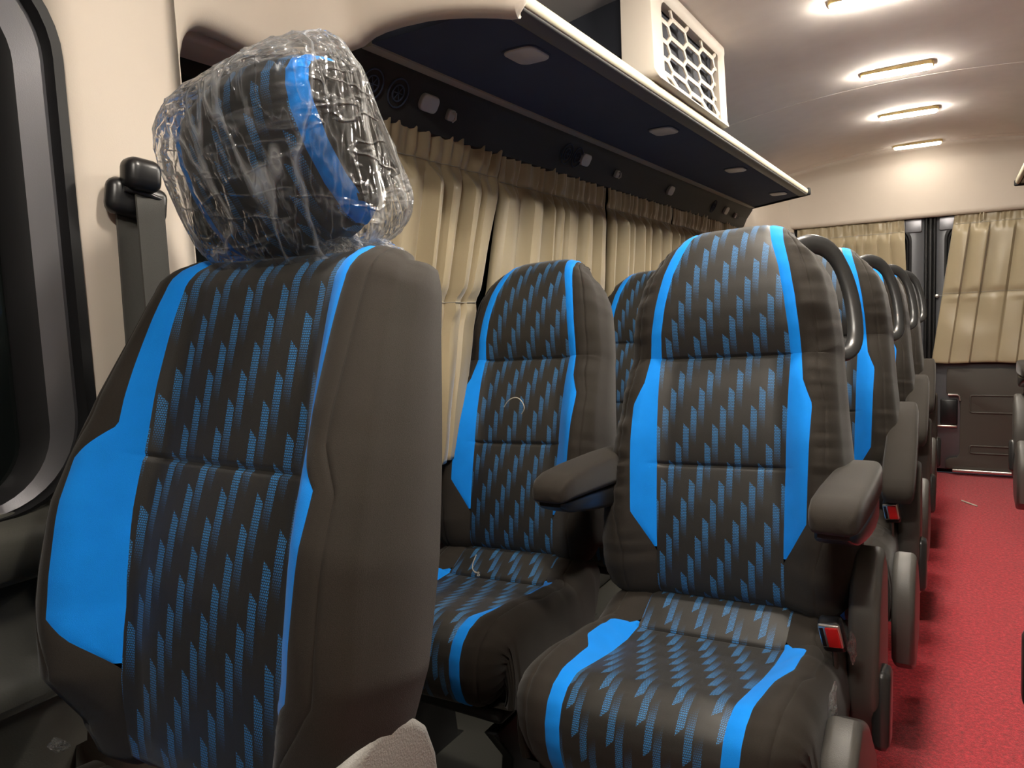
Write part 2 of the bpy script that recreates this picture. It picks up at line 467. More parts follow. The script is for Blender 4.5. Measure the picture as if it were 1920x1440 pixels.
# dark panel between the curtains and the rack
pan = strip_sheet('trim_6', M['sidedark'], [(-1.085, 1.470), (-1.052, 1.476), (-1.046, 1.487), (-1.03, 1.524), (-1.005, 1.560), (-.998, 1.57), (-1.0, 1.80)], 1.10, 4.30, 1, 6, .008)
struct(pan)
# loudspeaker rings embossed in it
def panel_pt(y, t):  # t 0 bottom .. 1 top on the sloped face
    return Vector((lerp(-1.046, -1.005, t) + .006, y, lerp(1.487, 1.560, t)))
for y in (1.19, 1.27, 2.06, 2.13, 3.62):
    mb = MB(); c = panel_pt(y, .5); ax1 = Vector((0, 1, 0)); ax2 = (panel_pt(0, 1) - panel_pt(0, 0)).normalized()
    for R in (.030, .017):
        mb.tube([c + ax1 * R * math.cos(a * PI / 12) + ax2 * R * math.sin(a * PI / 12) for a in range(24)], .0018, 6, closed=True)
    for a in (0, 2, 4): mb.tube([c - (ax1 * math.cos(a * PI / 6) + ax2 * math.sin(a * PI / 6)) * .017, c + (ax1 * math.cos(a * PI / 6) + ax2 * math.sin(a * PI / 6)) * .017], .0012, 5)
    mb.build('speaker_vent', M['navy'], pan)

# ------------------------------------------------------------------ rear wall
def sheet_xz(name, mat, x0, x1, pts, n=8, parent=None, thick=.012):
    mb = MB(); rows = []
    for k in range(n + 1):
        x = lerp(x0, x1, k / n); rows.append([(x, y, z) for y, z in pts])
    mb.grid(rows); o = mb.build(name, mat, parent, fix=False)
    m = o.modifiers.new('thickness', 'SOLIDIFY'); m.thickness = thick; m.offset = 0; return o
# beige header panel, curving forward into the roof
mb = MB(); rows = []
for k in range(25):
    x = lerp(-1.06, .75, k / 24); zc = ceil_z(x); u = abs((x + .15) / .9)
    bow = -.05 * sstep(.75, 1.0, u)          # corners sweep forward
    row = [(x, 5.0 + bow, 1.505), (x, 4.955 + bow, 1.505), (x, 4.945 + bow, 1.515), (x, 4.945 + bow, 1.53)]
    for j in range(9):
        t = j / 8; row.append((x, 4.945 + bow - .02 * t, lerp(1.54, zc - .075, t)))
    row += [(x, 4.915 + bow, zc - .055), (x, 4.895 + bow, zc - .035), (x, 4.86 + bow, zc - .012), (x, 4.80 + bow, zc + .004)]
    rows.append(row)
mb.grid(rows); o = mb.build('trim_7', M['beige'], fix=False); struct(o)
m = o.modifiers.new('thickness', 'SOLIDIFY'); m.thickness = .006; m.offset = 0
# left rear corner post panel
strip_sheet('trim_8', M['beige'], [(-1.19, 4.28), (-1.07, 4.30), (-1.03, 4.33), (-1.0, 4.55), (-.97, 4.80), (-.93, 4.90), (-.90, 4.95), (-.90, 5.0)], .0, 1.80, 2, 6, .008)['kind'] = 'structure'
mb = MB(); mb.box((-.20, 5.09, .95), (2.0, .05, 1.9)); struct(mb.build('wall_back', M['rubber'], smooth=False))

def rear_door(name, x0, x1, inner):   # inner = x of the edge beside the centre gap
    d = empty(name, ((x0 + x1) / 2, 5.02, 0)); struct(d)
    s = 1 if inner == x0 else -1      # + : door lies to the right of the gap
    n = 8
    def rrx(a, b, z0, z1, r):
        out = []
        for (cx, cz, a0) in ((b - r, z1 - r, 0), (a + r, z1 - r, 90), (a + r, z0 + r, 180), (b - r, z0 + r, 270)):
            for k in range(n + 1):
                t = math.radians(a0 + 90 * k / n); out.append((cx + r * math.cos(t), cz + r * math.sin(t)))
        return out
    wx0, wx1 = (inner + .045, x1 - .07) if s > 0 else (x0 + .07, inner - .070)
    fo = rrx(x0, x1, .03, 1.60, .02); wi = rrx(wx0, wx1, .66, 1.465, .09)
    mb = MB(); mb.grid([[(x, 5.05, z) for x, z in fo], [(x, 5.012, z) for x, z in fo], [(x, 5.008, z) for x, z in rrx(x0 + .006, x1 - .006, .036, 1.594, .02)], [(x, 5.008, z) for x, z in wi], [(x, 5.035, z) for x, z in wi]], closed=True)
    loc(mb.build('door_frame', M['doorgrey']), d)
    ws = rrx(wx0 + .028, wx1 - .028, .688, 1.437, .075); wo = rrx(wx0 - .006, wx1 + .006, .654, 1.471, .095)
    mb = MB(); mb.grid([[(x, 5.008, z) for x, z in wo], [(x, 4.996, z) for x, z in wo], [(x, 4.992, z) for x, z in rrx(wx0 + .006, wx1 - .006, .666, 1.459, .09)], [(x, 4.999, z) for x, z in rrx(wx0 + .013, wx1 - .013, .673, 1.452, .085)], [(x, 4.995, z) for x, z in rrx(wx0 + .02, wx1 - .02, .68, 1.445, .08)], [(x, 5.035, z) for x, z in ws]], closed=True)
    loc(mb.build('window_seal', M['rubber']), d)
    mb = MB(); mb.prism(rrx(wx0 + .01, wx1 - .01, .67, 1.455, .08), 1, 5.040, 5.045); loc(mb.build('glass', M['glass'], smooth=False), d)
    # dark card on the lower half: notch around the lock
    a, b = (inner + .058, x1 - .02) if s > 0 else (inner - .058, x0 + .02)
    lockx = inner + s * .128
    poly = [(b, .628), (a + s * .005, .628), (a, .60), (a, .485), (a + s * .012, .475), (lockx - s * .012, .475), (lockx, .46), (lockx, .13), (lockx - s * .012, .105), (a + s * .02, .100), (a, .085), (a, .045), (a + s * .012, .034), (b, .034)]
    mb = MB(); mb.prism(poly, 1, 5.006, 4.990, .004); cardo = loc(mb.build('door_card', M['doorcard']), d)
    # ribbed recesses of the card shown as shallow raised borders
    rx0, rx1 = (lockx + s * .05, b - s * .06)
    for z0, z1 in ((.372, .472), (.135, .178)):
        pts = [(x, 4.989, z) for x, z in rrx(min(rx0, rx1), max(rx0, rx1), z0, z1, .012)]
        mb = MB(); mb.tube(pts, .005, 8, closed=True); r_ = loc(mb.build('card_rib', M['doorcard']), d)
    # lock box
    mb = MB(); mb.box((inner + s * .072, 4.998, .372), (.088, .02, .15), .008); lk = loc(mb.build('lock_box', M['black']), d)
    mb = MB(); mb.lathe([(.0, -.0155), (.012, -.0155), (.018, -.012), (.022, -.004), (.022, .004)], (inner + s * .078, 4.990, .378), 1, 20); k_ = mb.build('lock_knob', M['cover']); k_.parent = lk; k_.matrix_parent_inverse = lk.matrix_parent_inverse.copy()
    mb = MB(); mb.box((inner + s * .072, 4.985, .440), (.062, .006, .014), .002); k_ = mb.build('lock_plate', M['paint']); k_.parent = lk; k_.matrix_parent_inverse = lk.matrix_parent_inverse.copy()
    mb = MB(); mb.tube([(a + s * .01, 4.985, .475), (lockx - s * .014, 4.985, .475), (lockx - s * .003, 4.985, .466), (lockx, 4.985, .44)], .006, 8); loc(mb.build('bright_edge', M['chrome']), d)
    mb = MB(); mb.box((inner + s * .062, 4.985, .288), (.105, .01, .012), .003); loc(mb.build('bright_edge', M['chrome']), d)
    mb = MB(); mb.box(((a + b) / 2 + s * .02, 4.975, .030), (abs(b - a) - .03, .02, .018), .004); loc(mb.build('sill_strip', M['chrome']), d)
    # striker bracket with bolts at the top
    mb = MB(); mb.prism(rrx(min(inner + s * .012, inner + s * .10), max(inner + s * .012, inner + s * .10), 1.425, 1.500, .01), 1, 5.006, 4.992, .003); br = loc(mb.build('latch_bracket', M['paint']), d)
    for bx, bz, R in ((inner + s * .062, 1.482, .014), (inner + s * .035, 1.452, .006), (inner + s * .088, 1.487, .006)):
        mb = MB(); mb.lathe([(R * .5, -.014), (R * .8, -.012), (R * .8, -.004), (R, -.004), (R, .006)], (bx, 4.992, bz), 1, 12); k_ = mb.build('bolt', M['chrome'] if R > .01 else M['black']); k_.parent = br; k_.matrix_parent_inverse = br.matrix_parent_inverse.copy()
    return d
rear_door('door_1', -.92, -.182, -.182)
rear_door('door_2', -.120, .70, -.120)
mb = MB()
for x, w in ((-.172, .016), (-.150, .018), (-.129, .014)): mb.box((x, 5.0, .78), (w, .03, 1.52), .006)
struct(mb.build('trim_9', M['rubber']))

# ------------------------------------------------------------------ curtains
def curtain(name, axis, a_top, a_bot, z_top, z_bot, base, zline, label, group, seed, sign, zelastic=None, flare=0.0, amp=.022, wav=.1, fold=True, gatherz=.075, hemdip=0.0):
    """cloth hanging in a vertical plane; axis 1: runs along Y at X=base, axis 0: runs along X at Y=base"""
    rnd = random.Random(seed); L = a_top[1] - a_top[0]
    # pleat layout
    cuts = [0.0]
    while cuts[-1] < 1: cuts.append(cuts[-1] + wav / L * rnd.uniform(.6, 1.5))
    amps = [rnd.uniform(.55, 1.25) for _ in cuts]
    nu = max(60, int(L / .0045)); nv = 70
    mb = MB(); rows = []; us = []
    for j in range(nv + 1):
        v = j / nv; z = lerp(z_top, z_bot, v); row = []
        top_amt = sstep(0, .02, z_top - z)
        gl = zline                       # gather line z
        pinch = math.exp(-((z - gl) / .014) ** 2)
        pinch2 = math.exp(-((z - zelastic) / .02) ** 2) if zelastic else 0
        below = sstep(gl + .005, gl - .06, z)
        below2 = sstep(zelastic, zelastic - .05, z) if zelastic else 0
        for i in range(nu + 1):
            u = i / nu
            a = lerp(lerp(a_top[0], a_bot[0], v), lerp(a_top[1], a_bot[1], v), u)
            k = 0
            while k + 1 < len(cuts) and cuts[k + 1] < u: k += 1
            f = (u - cuts[k]) / (cuts[k + 1] - cuts[k]) if k + 1 < len(cuts) else 0
            if axis == 1: f = 1 - f
            saw = (f / .91) ** .8 if f < .91 else (1 - (f - .91) / .09)
            pl = amp * amps[k] * (saw * 1.15 + .25 * math.sin(PI * f))
            fine = .005 * math.sin(u * L * 2 * PI / .045 + 6 * noise.noise((u * 9, seed, 0))) + .008 * noise.noise((u * L * 30, seed * 3.1, z * 6)) + .003 * noise.noise((u * L * 70, seed, z * 9))
            n_ = fine * (1 - below) * (1 - .75 * pinch) + pl * below * (1 - .35 * pinch2) * (1 - .55 * below2)
            n_ += .005 * noise.noise((u * L * 14, z * 5, seed)) * (1 - below2 * .0)
            n_ += .010 * noise.noise((u * L * 6, z * 7, seed + 9)) * below2
            n_ += flare * sstep(zelastic or z_bot, z_bot, z)
            n_ -= .004 * pinch + .006 * pinch2
            zz = z + (1 - top_amt) * .006 * noise.noise((u * L * 45, seed, 2.0)) - hemdip * v * v * math.sin(u * PI) + .006 * v * noise.noise((u * 4, seed, 5))
            q = (base - .055 * v + sign * n_, a, zz) if axis == 1 else (a, base + sign * n_, zz)
            row.append(q)
        rows.append(row)
    mb.grid(rows); o = mb.build(name, M['curtain'], fix=False)
    m = o.modifiers.new('thickness', 'SOLIDIFY'); m.thickness = .0016; m.offset = 0
    tag(o, label, 'curtain', group)
    # stitched gathering line
    for zl in [zline] + ([zelastic] if zelastic else []):
        j = min(range(nv + 1), key=lambda j: abs(lerp(z_top, z_bot, j / nv) - zl))
        pts = [Vector(p) for p in rows[j][1:-1:2]]
        off = Vector((sign * .003, 0, 0)) if axis == 1 else Vector((0, sign * .003, 0))
        b2 = MB(); b2.tube([p + off for p in pts], .0013, 5); b2.build('gathering_cord', M['strip'], o)
    return o
G = 'side window curtains'
ZT = 1.492
curtain('curtain', 1, (1.13, 1.738), (1.10, 1.50), ZT, .70, -1.052, 1.412, 'beige satin curtain between the bagged headrest and the double seat, pale lower half hanging free', G, 1, 1, 1.087, .03, .034, .085)
curtain('curtain', 1, (1.742, 2.425), (1.60, 2.44), ZT, .72, -1.055, 1.408, 'beige satin curtain rising behind the window seat of the first double row', G, 2, 1, 1.08, .0, .034, .085)
curtain('curtain', 1, (2.44, 3.12), (2.46, 3.11), ZT, .72, -1.055, 1.408, 'beige satin curtain between the first and second double rows, under the rack', G, 3, 1, 1.08, .0, .034, .085)
curtain('curtain', 1, (3.14, 4.18), (3.15, 4.16), ZT, .72, -1.055, 1.408, 'beige satin curtain at the far end of the side window by the rear corner', G, 4, 1, 1.08, .0, .034, .085)
G = 'rear door curtains'
c_r = curtain('curtain', 0, (-.03, .66), (-.138, .60), 1.512, .663, 4.975, 1.455, 'gold beige curtain on the right rear door, hem hanging over the door card', G, 11, -1, 1.058, .014, .030, .085, hemdip=.0)
c_l = curtain('curtain', 0, (-.88, -.285), (-.88, -.245), 1.500, .70, 4.975, 1.43, 'gold beige curtain on the left rear door behind the seat handles', G, 12, -1, 1.058, .008, .028, .08)
# cord hook
hk = empty('cord_hook', (-.115, 4.995, 1.05)); tag(hk, 'small bright hook holding the curtain cord on the rear door edge', 'hook')
mb = MB(); mb.lathe([(.002, -.012), (.009, -.010), (.011, -.004), (.006, .006), (.006, .013)], (0, 0, 0), 1, 14); mb.build('hook_head', M['chrome'], hk)
mb = MB(); mb.tube([(0, -.008, 0), (.03, -.022, -.001), (.06, -.03, .004), (.075, -.032, -.012), (.10, -.034, -.02), (.12, -.034, -.006)], .0012, 5); mb.build('cord', M['strip'], hk)
# tie tape loop at the curtain head
tp = MB(); tp.tube([(.092, 4.94, 1.50), (.086, 4.937, 1.47), (.092, 4.935, 1.452), (.104, 4.935, 1.458), (.108, 4.937, 1.50)], .003, 6)
tp.build('tie_tape', M['curtain'], c_r)

# ------------------------------------------------------------------ luggage racks and what hangs from them
rack = empty('luggage_rack', (-.82, 2.6, 1.576)); tag(rack, 'long overhead luggage rack above the side curtains with pale front lip', 'luggage rack')
def poly_rack(x_f, x_w, yf0, yf1, yw1, z0, z1, name, mat, nn=1):
    mb = MB(); mb.prism([(x_f, yf0), (x_f, yf1), (x_w, yw1), (x_w, yf0)], 2, z0, z1); return loc(mb.build(name, mat, smooth=False), rack)
Zr = 1.576
poly_rack(-.682, -.968, 1.135, 3.955, 4.23, Zr, Zr + .022, 'rack_panel', M['navy'])
poly_rack(-.968, -1.004, 1.135, 4.24, 4.265, Zr - .004, Zr + .02, 'joint_strip', M['strip'])
mb = MB(); mb.box((-.672, 2.55, Zr + .004), (.042, 2.82, .018), .004); loc(mb.build('rail', M['lipgrey']), rack)
mb = MB(); mb.tube([(-.652, 1.125, Zr + .013), (-.652, 2.5, Zr + .013), (-.652, 3.94, Zr + .013)], .0075, 12, r2=.013); loc(mb.build('front_lip', M['lip']), rack)
mb = MB(); mb.box((-.655, 3.955, Zr + .012), (.040, .02, .036), .006); loc(mb.build('end_cap', M['rubber']), rack)
mb = MB(); mb.prism([(-.65, 3.956), (-.65, 3.966), (-1.0, 4.275), (-1.0, 4.262)], 2, Zr - .006, Zr + .03); loc(mb.build('end_trim', M['rubber'], smooth=False), rack)
mb = MB(); mb.tube([(-.70, 2.60, 1.618), (-.70, 3.02, 1.618)], .012, 10); mb.box((-.70, 2.81, 1.604), (.02, .40, .012)); loc(mb.build('guard_rail', M['handle']), rack)
mb = MB(); mb.tube([(-.86, 1.14, 1.70), (-.86, 1.60, 1.70), (-.86, 1.74, 1.70)], .022, 10); loc(mb.build('duct', M['acbody']), rack)

def rrect(cx, cy, hx, hy, r, n=6):
    out = []
    for (sx, sy, a0) in ((1, 1, 0), (-1, 1, 90), (-1, -1, 180), (1, -1, 270)):
        for k in range(n + 1):
            a = math.radians(a0 + 90 * k / n); out.append((cx + sx * (hx - r) + r * math.cos(a), cy + sy * (hy - r) + r * math.sin(a)))
    return out
def rack_lamp(x, y, label):
    t = empty('reading_lamp', (x, y, Zr)); tag(t, label, 'lamp', 'lamps under the rack')
    mb = MB(); mb.prism(rrect(0, 0, .036, .046, .022), 2, .0, -.006, .003); mb.build('lamp_lens', M['lens'], t)
    mb = MB(); mb.prism(rrect(0, 0, .039, .049, .024), 2, .001, -.0025, .001); mb.build('lamp_bezel', M['navy'], t)
rack_lamp(-.762, 1.37, 'white rounded lamp under the rack beside the arched beige end')
rack_lamp(-.762, 2.19, 'white rounded lamp under the rack below the air conditioner')
rack_lamp(-.757, 3.00, 'white rounded lamp under the rack beyond the air conditioner, half way to its far tip')
rack_lamp(-.757, 3.80, 'white rounded lamp at the far tip of the rack')
import itertools
tilt = math.atan2(.073, .041)
def side_thing(y, hx, hy, r, name, label, cat, group, mat, t_=.52, ext=.006, part='lens'):
    c = panel_pt(y, t_); root = empty(name, c, (0, 0, 0)); tag(root, label, cat, group)
    ax2 = Vector((.041, 0, .073)).normalized(); nrm = Vector((.073, 0, -.041)).normalized()
    mt = Matrix(((0, ax2.x, nrm.x), (1, ax2.y, nrm.y), (0, ax2.z, nrm.z))).to_4x4()
    mb = MB(); mb.prism(rrect(0, 0, hx, hy, r), 2, -.006, ext, .003); o = mb.build(part, mat, root); o.matrix_local = mt
    return root, mt
for i, (y, lb) in enumerate(((1.375, 'white rounded lamp on the dark strip above the curtain nearest the bagged headrest'), (2.185, 'white rounded lamp on the dark strip above the second side curtain'), (2.995, 'white rounded lamp on the dark strip above the third side curtain'), (3.84, 'white rounded lamp on the dark strip above the last side curtain'))):
    side_thing(y, .030, .019, .014, 'side_lamp', lb, 'lamp', 'lamps on the dark side strip', M['lens'], part='lamp_lens')
for i, (y, lb) in enumerate(((1.462, 'small white coat hook on the dark strip next to the first side lamp'), (2.447, 'small white coat hook on the dark strip past the second side lamp'), (4.03, 'small white coat hook on the dark strip at the far end of the rack'))):
    r_, mt = side_thing(y, .012, .013, .005, 'coat_hook', lb, 'hook', 'coat hooks on the dark strip', M['lens'], .42, part='hook_plate')
    mb = MB(); mb.tube([(0, .006, .004), (0, .008, .014), (0, -.004, .018), (0, -.012, .012)], .003, 6); o = mb.build('hook_tongue', M['lens'], r_); o.matrix_local = mt

# right hand rack: only its tip shows
r2 = empty('luggage_rack', (.40, 3.0, 1.576)); tag(r2, 'tip of the opposite luggage rack showing at the picture edge above the rear door', 'luggage rack')
r2.name = 'luggage_rack'
mb = MB(); mb.prism([(.245, 1.2), (.245, 4.44), (.70, 4.44), (.70, 1.2)], 2, 1.576, 1.60); loc(mb.build('rack_panel', M['cover'], smooth=False), r2)
mb = MB(); mb.tube([(.235, 1.2, 1.590), (.235, 2.8, 1.590), (.235, 4.44, 1.590)], .011, 10, r2=.015); loc(mb.build('front_lip', M['lip']), r2)
mb = MB(); mb.box((.45, 4.45, 1.582), (.46, .02, .03), .006); loc(mb.build('end_trim', M['rubber']), r2)

# air conditioner standing on the rack
ac = empty('air_conditioner', (-.82, 2.2, 1.60)); tag(ac, 'boxy air conditioning unit on the rack with pale honeycomb grille', 'air conditioner')
mb = MB(); mb.box((-.86, 2.135, 1.725), (.36, .56, .245), .01); loc(mb.build('casing', M['acbody']), ac)
# perforation on the near end
mb = MB()
for r_ in range(5):
    for c_ in range(6):
        x = -.83 + c_ * .018 + (r_ % 2) * .009; z = 1.63 + r_ * .016
        if x > -.73: continue
        mb.prism([(x + .006 * math.cos(a * PI / 3), z + .006 * math.sin(a * PI / 3)) for a in range(6)], 1, 1.857, 1.8535)
loc(mb.build('perforation', M['rubber'], smooth=False), ac)
# curved front frame with opening; (y,z) outlines, x bulges
y0, y1, z0, z1 = 1.775, 2.44, 1.605, 1.852
iy0, iy1, iz0, iz1 = 1.885, 2.40, 1.622, 1.822
def acx(z): return -.655 + .028 * ((z - 1.72) / .12) ** 2 * (1 if z < 1.72 else .4)
out_ = roundrect_yz(y0, y1, z0, z1, .022); inn = roundrect_yz(iy0, iy1, iz0, iz1, .018); mid = roundrect_yz(iy0 - .03, iy1 + .012, iz0 - .012, iz1 + .012, .025)
mb = MB(); mb.grid([[(-.72, y, z) for y, z in out_], [(acx(z) - .012, y, z) for y, z in out_], [(acx(z), lerp(y, 2.1, .008), lerp(z, 1.72, .02)) for y, z in out_], [(acx(z) + .002, y, z) for y, z in mid], [(acx(z) - .006, y, z) for y, z in inn], [(acx(z) - .03, y, z) for y, z in inn]], closed=True)
loc(mb.build('grille_frame', M['acgrille']), ac)
# honeycomb: horizontal stretched hexagons
mb = MB(); ha, hs, hh = .052, .030, .0225; barr = .0042
ya, yb, za, zb = iy0 + .002, iy1 - .002, iz0 + .002, iz1 - .002
def clipseg(p, q):
    # clip to rectangle (Liang-Barsky)
    t0, t1 = 0, 1; dx, dz = q[0] - p[0], q[1] - p[1]
    for pp, qq in ((-dx, p[0] - ya), (dx, yb - p[0]), (-dz, p[1] - za), (dz, zb - p[1])):
        if pp == 0:
            if qq < 0: return None
        else:
            r_ = qq / pp
            if pp < 0: t0 = max(t0, r_)
            else: t1 = min(t1, r_)
    if t0 >= t1: return None
    return (p[0] + t0 * dx, p[1] + t0 * dz), (p[0] + t1 * dx, p[1] + t1 * dz)
for c_ in range(-1, 8):
    for r_ in range(-1, 7):
        yc = ya + .01 + c_ * (2 * ha + hs); zc = za + r_ * 2 * hh + (hh if c_ % 2 else 0)
        for p, q in (((yc - ha, zc + hh), (yc + ha, zc + hh)), ((yc + ha, zc + hh), (yc + ha + hs, zc)), ((yc + ha + hs, zc), (yc + ha, zc - hh))):
            k = clipseg(p, q)
            if k: mb.tube([(acx(k[0][1]) - .010, *k[0]), (acx(k[1][1]) - .010, *k[1])], barr, 6, r2=.007)
loc(mb.build('honeycomb_grille', M['acgrille']), ac)
mb = MB(); mb.box((-.70, (iy0 + iy1) / 2, 1.722), (.012, iy1 - iy0, iz1 - iz0))
loc(mb.build('grille_back', M['rubber'], smooth=False), ac)
mb = MB()
for k in range(30): mb.box((-.688, iy0 + .01 + k * .0175, 1.665), (.010, .005, .075))
loc(mb.build('cooling_fins', M['fin'], smooth=False), ac)
mb = MB(); mb.tube([(-.665, 1.86, 1.858), (-.665, 2.50, 1.856)], .007, 8); loc(mb.build('top_seal', M['cover']), ac)

# ceiling lamps
def ceiling_lamp(y, label, x=-.21, mat=None):
    mat = mat or M['lamp']
    z = ceil_z(x); t = empty('ceiling_light', (x, y, z)); tag(t, label, 'light', 'ceiling lamp bars')
    sl = math.radians(1.0)
    o_, i_ = rrect(0, 0, .120, .036, .022), rrect(0, 0, .112, .028, .018); m_ = rrect(0, 0, .117, .033, .021)
    mb = MB(); mb.grid([[(x_, y_, .004) for x_, y_ in o_], [(x_, y_, -.010) for x_, y_ in o_], [(x_, y_, -.013) for x_, y_ in m_], [(x_, y_, -.012) for x_, y_ in i_], [(x_, y_, .002) for x_, y_ in i_]], closed=True); mb.build('lamp_surround', M['lampframe'], t)
    mb = MB(); mb.prism(i_, 2, .002, -.020, .003); mb.build('lamp_diffuser', mat, t)
    return t
ceiling_lamp(-.15, 'warm lit lamp bar in the ceiling over the front cab', -.15)
ceiling_lamp(.68, 'warm lit lamp bar in the ceiling between the cab and the front passenger seats', -.17)
ceiling_lamp(1.50, 'warm lit lamp bar in the ceiling level with the front passenger seats')
ceiling_lamp(2.36, 'warm lit lamp bar at the top edge of the picture beside the air conditioner')
ceiling_lamp(3.16, 'largest warm lit lamp bar wholly in view on the ceiling')
ceiling_lamp(3.91, 'middle lamp bar of the three wholly in view, between the largest and smallest')
ceiling_lamp(4.73, 'smallest warm lit lamp bar, just in front of the beige panel over the rear doors', mat=M['dimlamp'])

# ------------------------------------------------------------------ seats
def arcpts(cx, cy, r, a0, a1, n):
    return [(cx + r * math.cos(math.radians(lerp(a0, a1, k / n))), cy + r * math.sin(math.radians(lerp(a0, a1, k / n)))) for k in range(n + 1)]
def resample(pts, step, extra=()):
    L = [0]
    for a, b in zip(pts, pts[1:]): L.append(L[-1] + math.dist(a, b))
    ts = [L[-1] * k / int(L[-1] / step) for k in range(int(L[-1] / step) + 1)]
    for e in extra: ts += [e + d for d in (-.008, -.005, -.0025, 0, .0025, .005, .008)]
    ts = sorted(t for t in ts if 0 <= t <= L[-1])
    out = []; k = 0
    for t in ts:
        while k < len(L) - 2 and L[k + 1] < t: k += 1
        f = (t - L[k]) / (L[k + 1] - L[k]) if L[k + 1] > L[k] else 0
        out.append((lerp(pts[k][0], pts[k + 1][0], f), lerp(pts[k][1], pts[k + 1][1], f), t))
    # normals (left of travel)
    res = []
    for i, (a, b, t) in enumerate(out):
        p = out[max(0, i - 1)]; q = out[min(len(out) - 1, i + 1)]
        dx, dy = q[0] - p[0], q[1] - p[1]; l = math.hypot(dx, dy) or 1
        res.append((a, b, t, -dy / l, dx / l))
    return res

def upholster(root, path, tf, W, XI, XO, BUMP, FLK, er, names, seams=(), puff=None, s_range=None, stripe_rng=None, uvs=1.0, closed_ends=True, groove=.004, wrinkle=.0, nflank=4, headbulge=None, seedn=0, piping=True, er_up=True):
    """path: list of (a,b,t,na,nb) in the profile plane; tf(x,a,b)->local point.
       W/XI/XO(t): half width, inner and outer stripe x.  FLK(x,a,b)->profile target of the flank"""
    up_c = (lambda row: row[3]) if er_up else (lambda row: 0)
    zones = {'panel': [], 'sL': [], 'sR': [], 'cover_L': [], 'cover_R': []}
    def surf(x, row):
        a, b, t, na, nb = row; w = W(t); ax = abs(x)
        off = BUMP(ax / max(w, 1e-4), t)
        if puff: off += puff(x, t, XI(t))
        for s_ in seams:
            if abs(t - s_) < .012:
                off -= groove * math.exp(-((t - s_) / .0032) ** 2) * sstep(XI(t) + .004, XI(t) - .004, ax)
        for edge in (XI(t), XO(t)):
            off -= .0016 * math.exp(-((ax - edge) / .0025) ** 2)
        e0 = w - er[0]
        if ax > e0:
            k = clamp((ax - e0) / er[0]); off -= er[1] * (1 - .6 * max(0, up_c(row))) * (1 - math.sqrt(max(0, 1 - k * k)))
        if piping:
            e5 = XO(t) + .5 * (w - XO(t)); off -= .0022 * math.exp(-((ax - e5) / .0014) ** 2)
        if wrinkle:
            amt = sstep(XO(t), XO(t) + .02, ax)
            off += wrinkle * amt * noise.noise((x * 9 + seedn, t * 60, seedn)) * sstep(.2, .9, noise.noise((t * 3, seedn + 4, 0)) + .7)
        return (x, a + na * off, b + nb * off)
    pan, pan_uv, sl, sr, cl, cr = [], [], [], [], [], []
    slu, sru = [], []
    NP = 26
    for row in path:
        t = row[2]; xi, xo, w = XI(t), XO(t), W(t)
        if stripe_rng and not (stripe_rng[0] <= t <= stripe_rng[1]): xo = xi
        xs_ = [xi * (-1 + 2 * k / NP) for k in range(NP + 1)]
        pan.append([tf(*surf(x, row)) for x in xs_]); pan_uv.append([(x, t * uvs) for x in xs_])
        cols = [lerp(xi, xo, k / 5) for k in range(6)]
        if stripe_rng is None or (stripe_rng[0] <= t <= stripe_rng[1]):
            sr.append([tf(*surf(x, row)) for x in cols]); sl.append([tf(*surf(-x, row)) for x in reversed(cols)])
        fr = [0, .12, .24, .36, .45, .49, .50, .51, .55, .62, .69, .76, .83, .89, .94, .975, 1.0]
        cc = [lerp(xo, w, f) for f in fr]
        R_ = [surf(x, row) for x in cc]; Lf = [surf(-x, row) for x in cc]
        def flank(p):
            x, a, b = p; ta, tb = FLK(x, a, b, t); out = []
            for k in range(1, nflank + 1):
                f = k / nflank; out.append((x + math.copysign(.006 * math.sin(PI * f), x), lerp(a, ta, f), lerp(b, tb, f)))
            return out
        R_ += flank(R_[-1]); Lf += flank(Lf[-1])
        cr.append([tf(*p) for p in R_]); cl.append([tf(*p) for p in reversed(Lf)])
    mb = MB(); mb.grid(cl); 
    mb.grid(cr)
    # closing back skin between both flank ends, and the two ends of the path
    mb.grid([[a[0], b[-1]] for a, b in zip(cl, cr)])
    if closed_ends:
        for (c_, p_, r_) in ((cl[0], pan[0], cr[0]), (cl[-1], pan[-1], cr[-1])):
            loop = c_ + p_ + r_
            ids = [mb.vert(q) for q in loop]; mb.face(ids)
    cover = mb.build(names[0], M['dark'], root, sharp=75)
    mb = MB(); mb.grid(pan, pan_uv); mb.build(names[1], M['pat'], cover)
    for s_ in (sl, sr):
        mb = MB(); mb.grid(s_); o = mb.build(names[2], M['blue'], cover); o['label'] = 'bright blue stripe'
    # seam piping threads
    return cover

def plate(mb, poly, x0, x1, bev=.008): mb.prism(poly, 0, x0, x1, bev, 4)

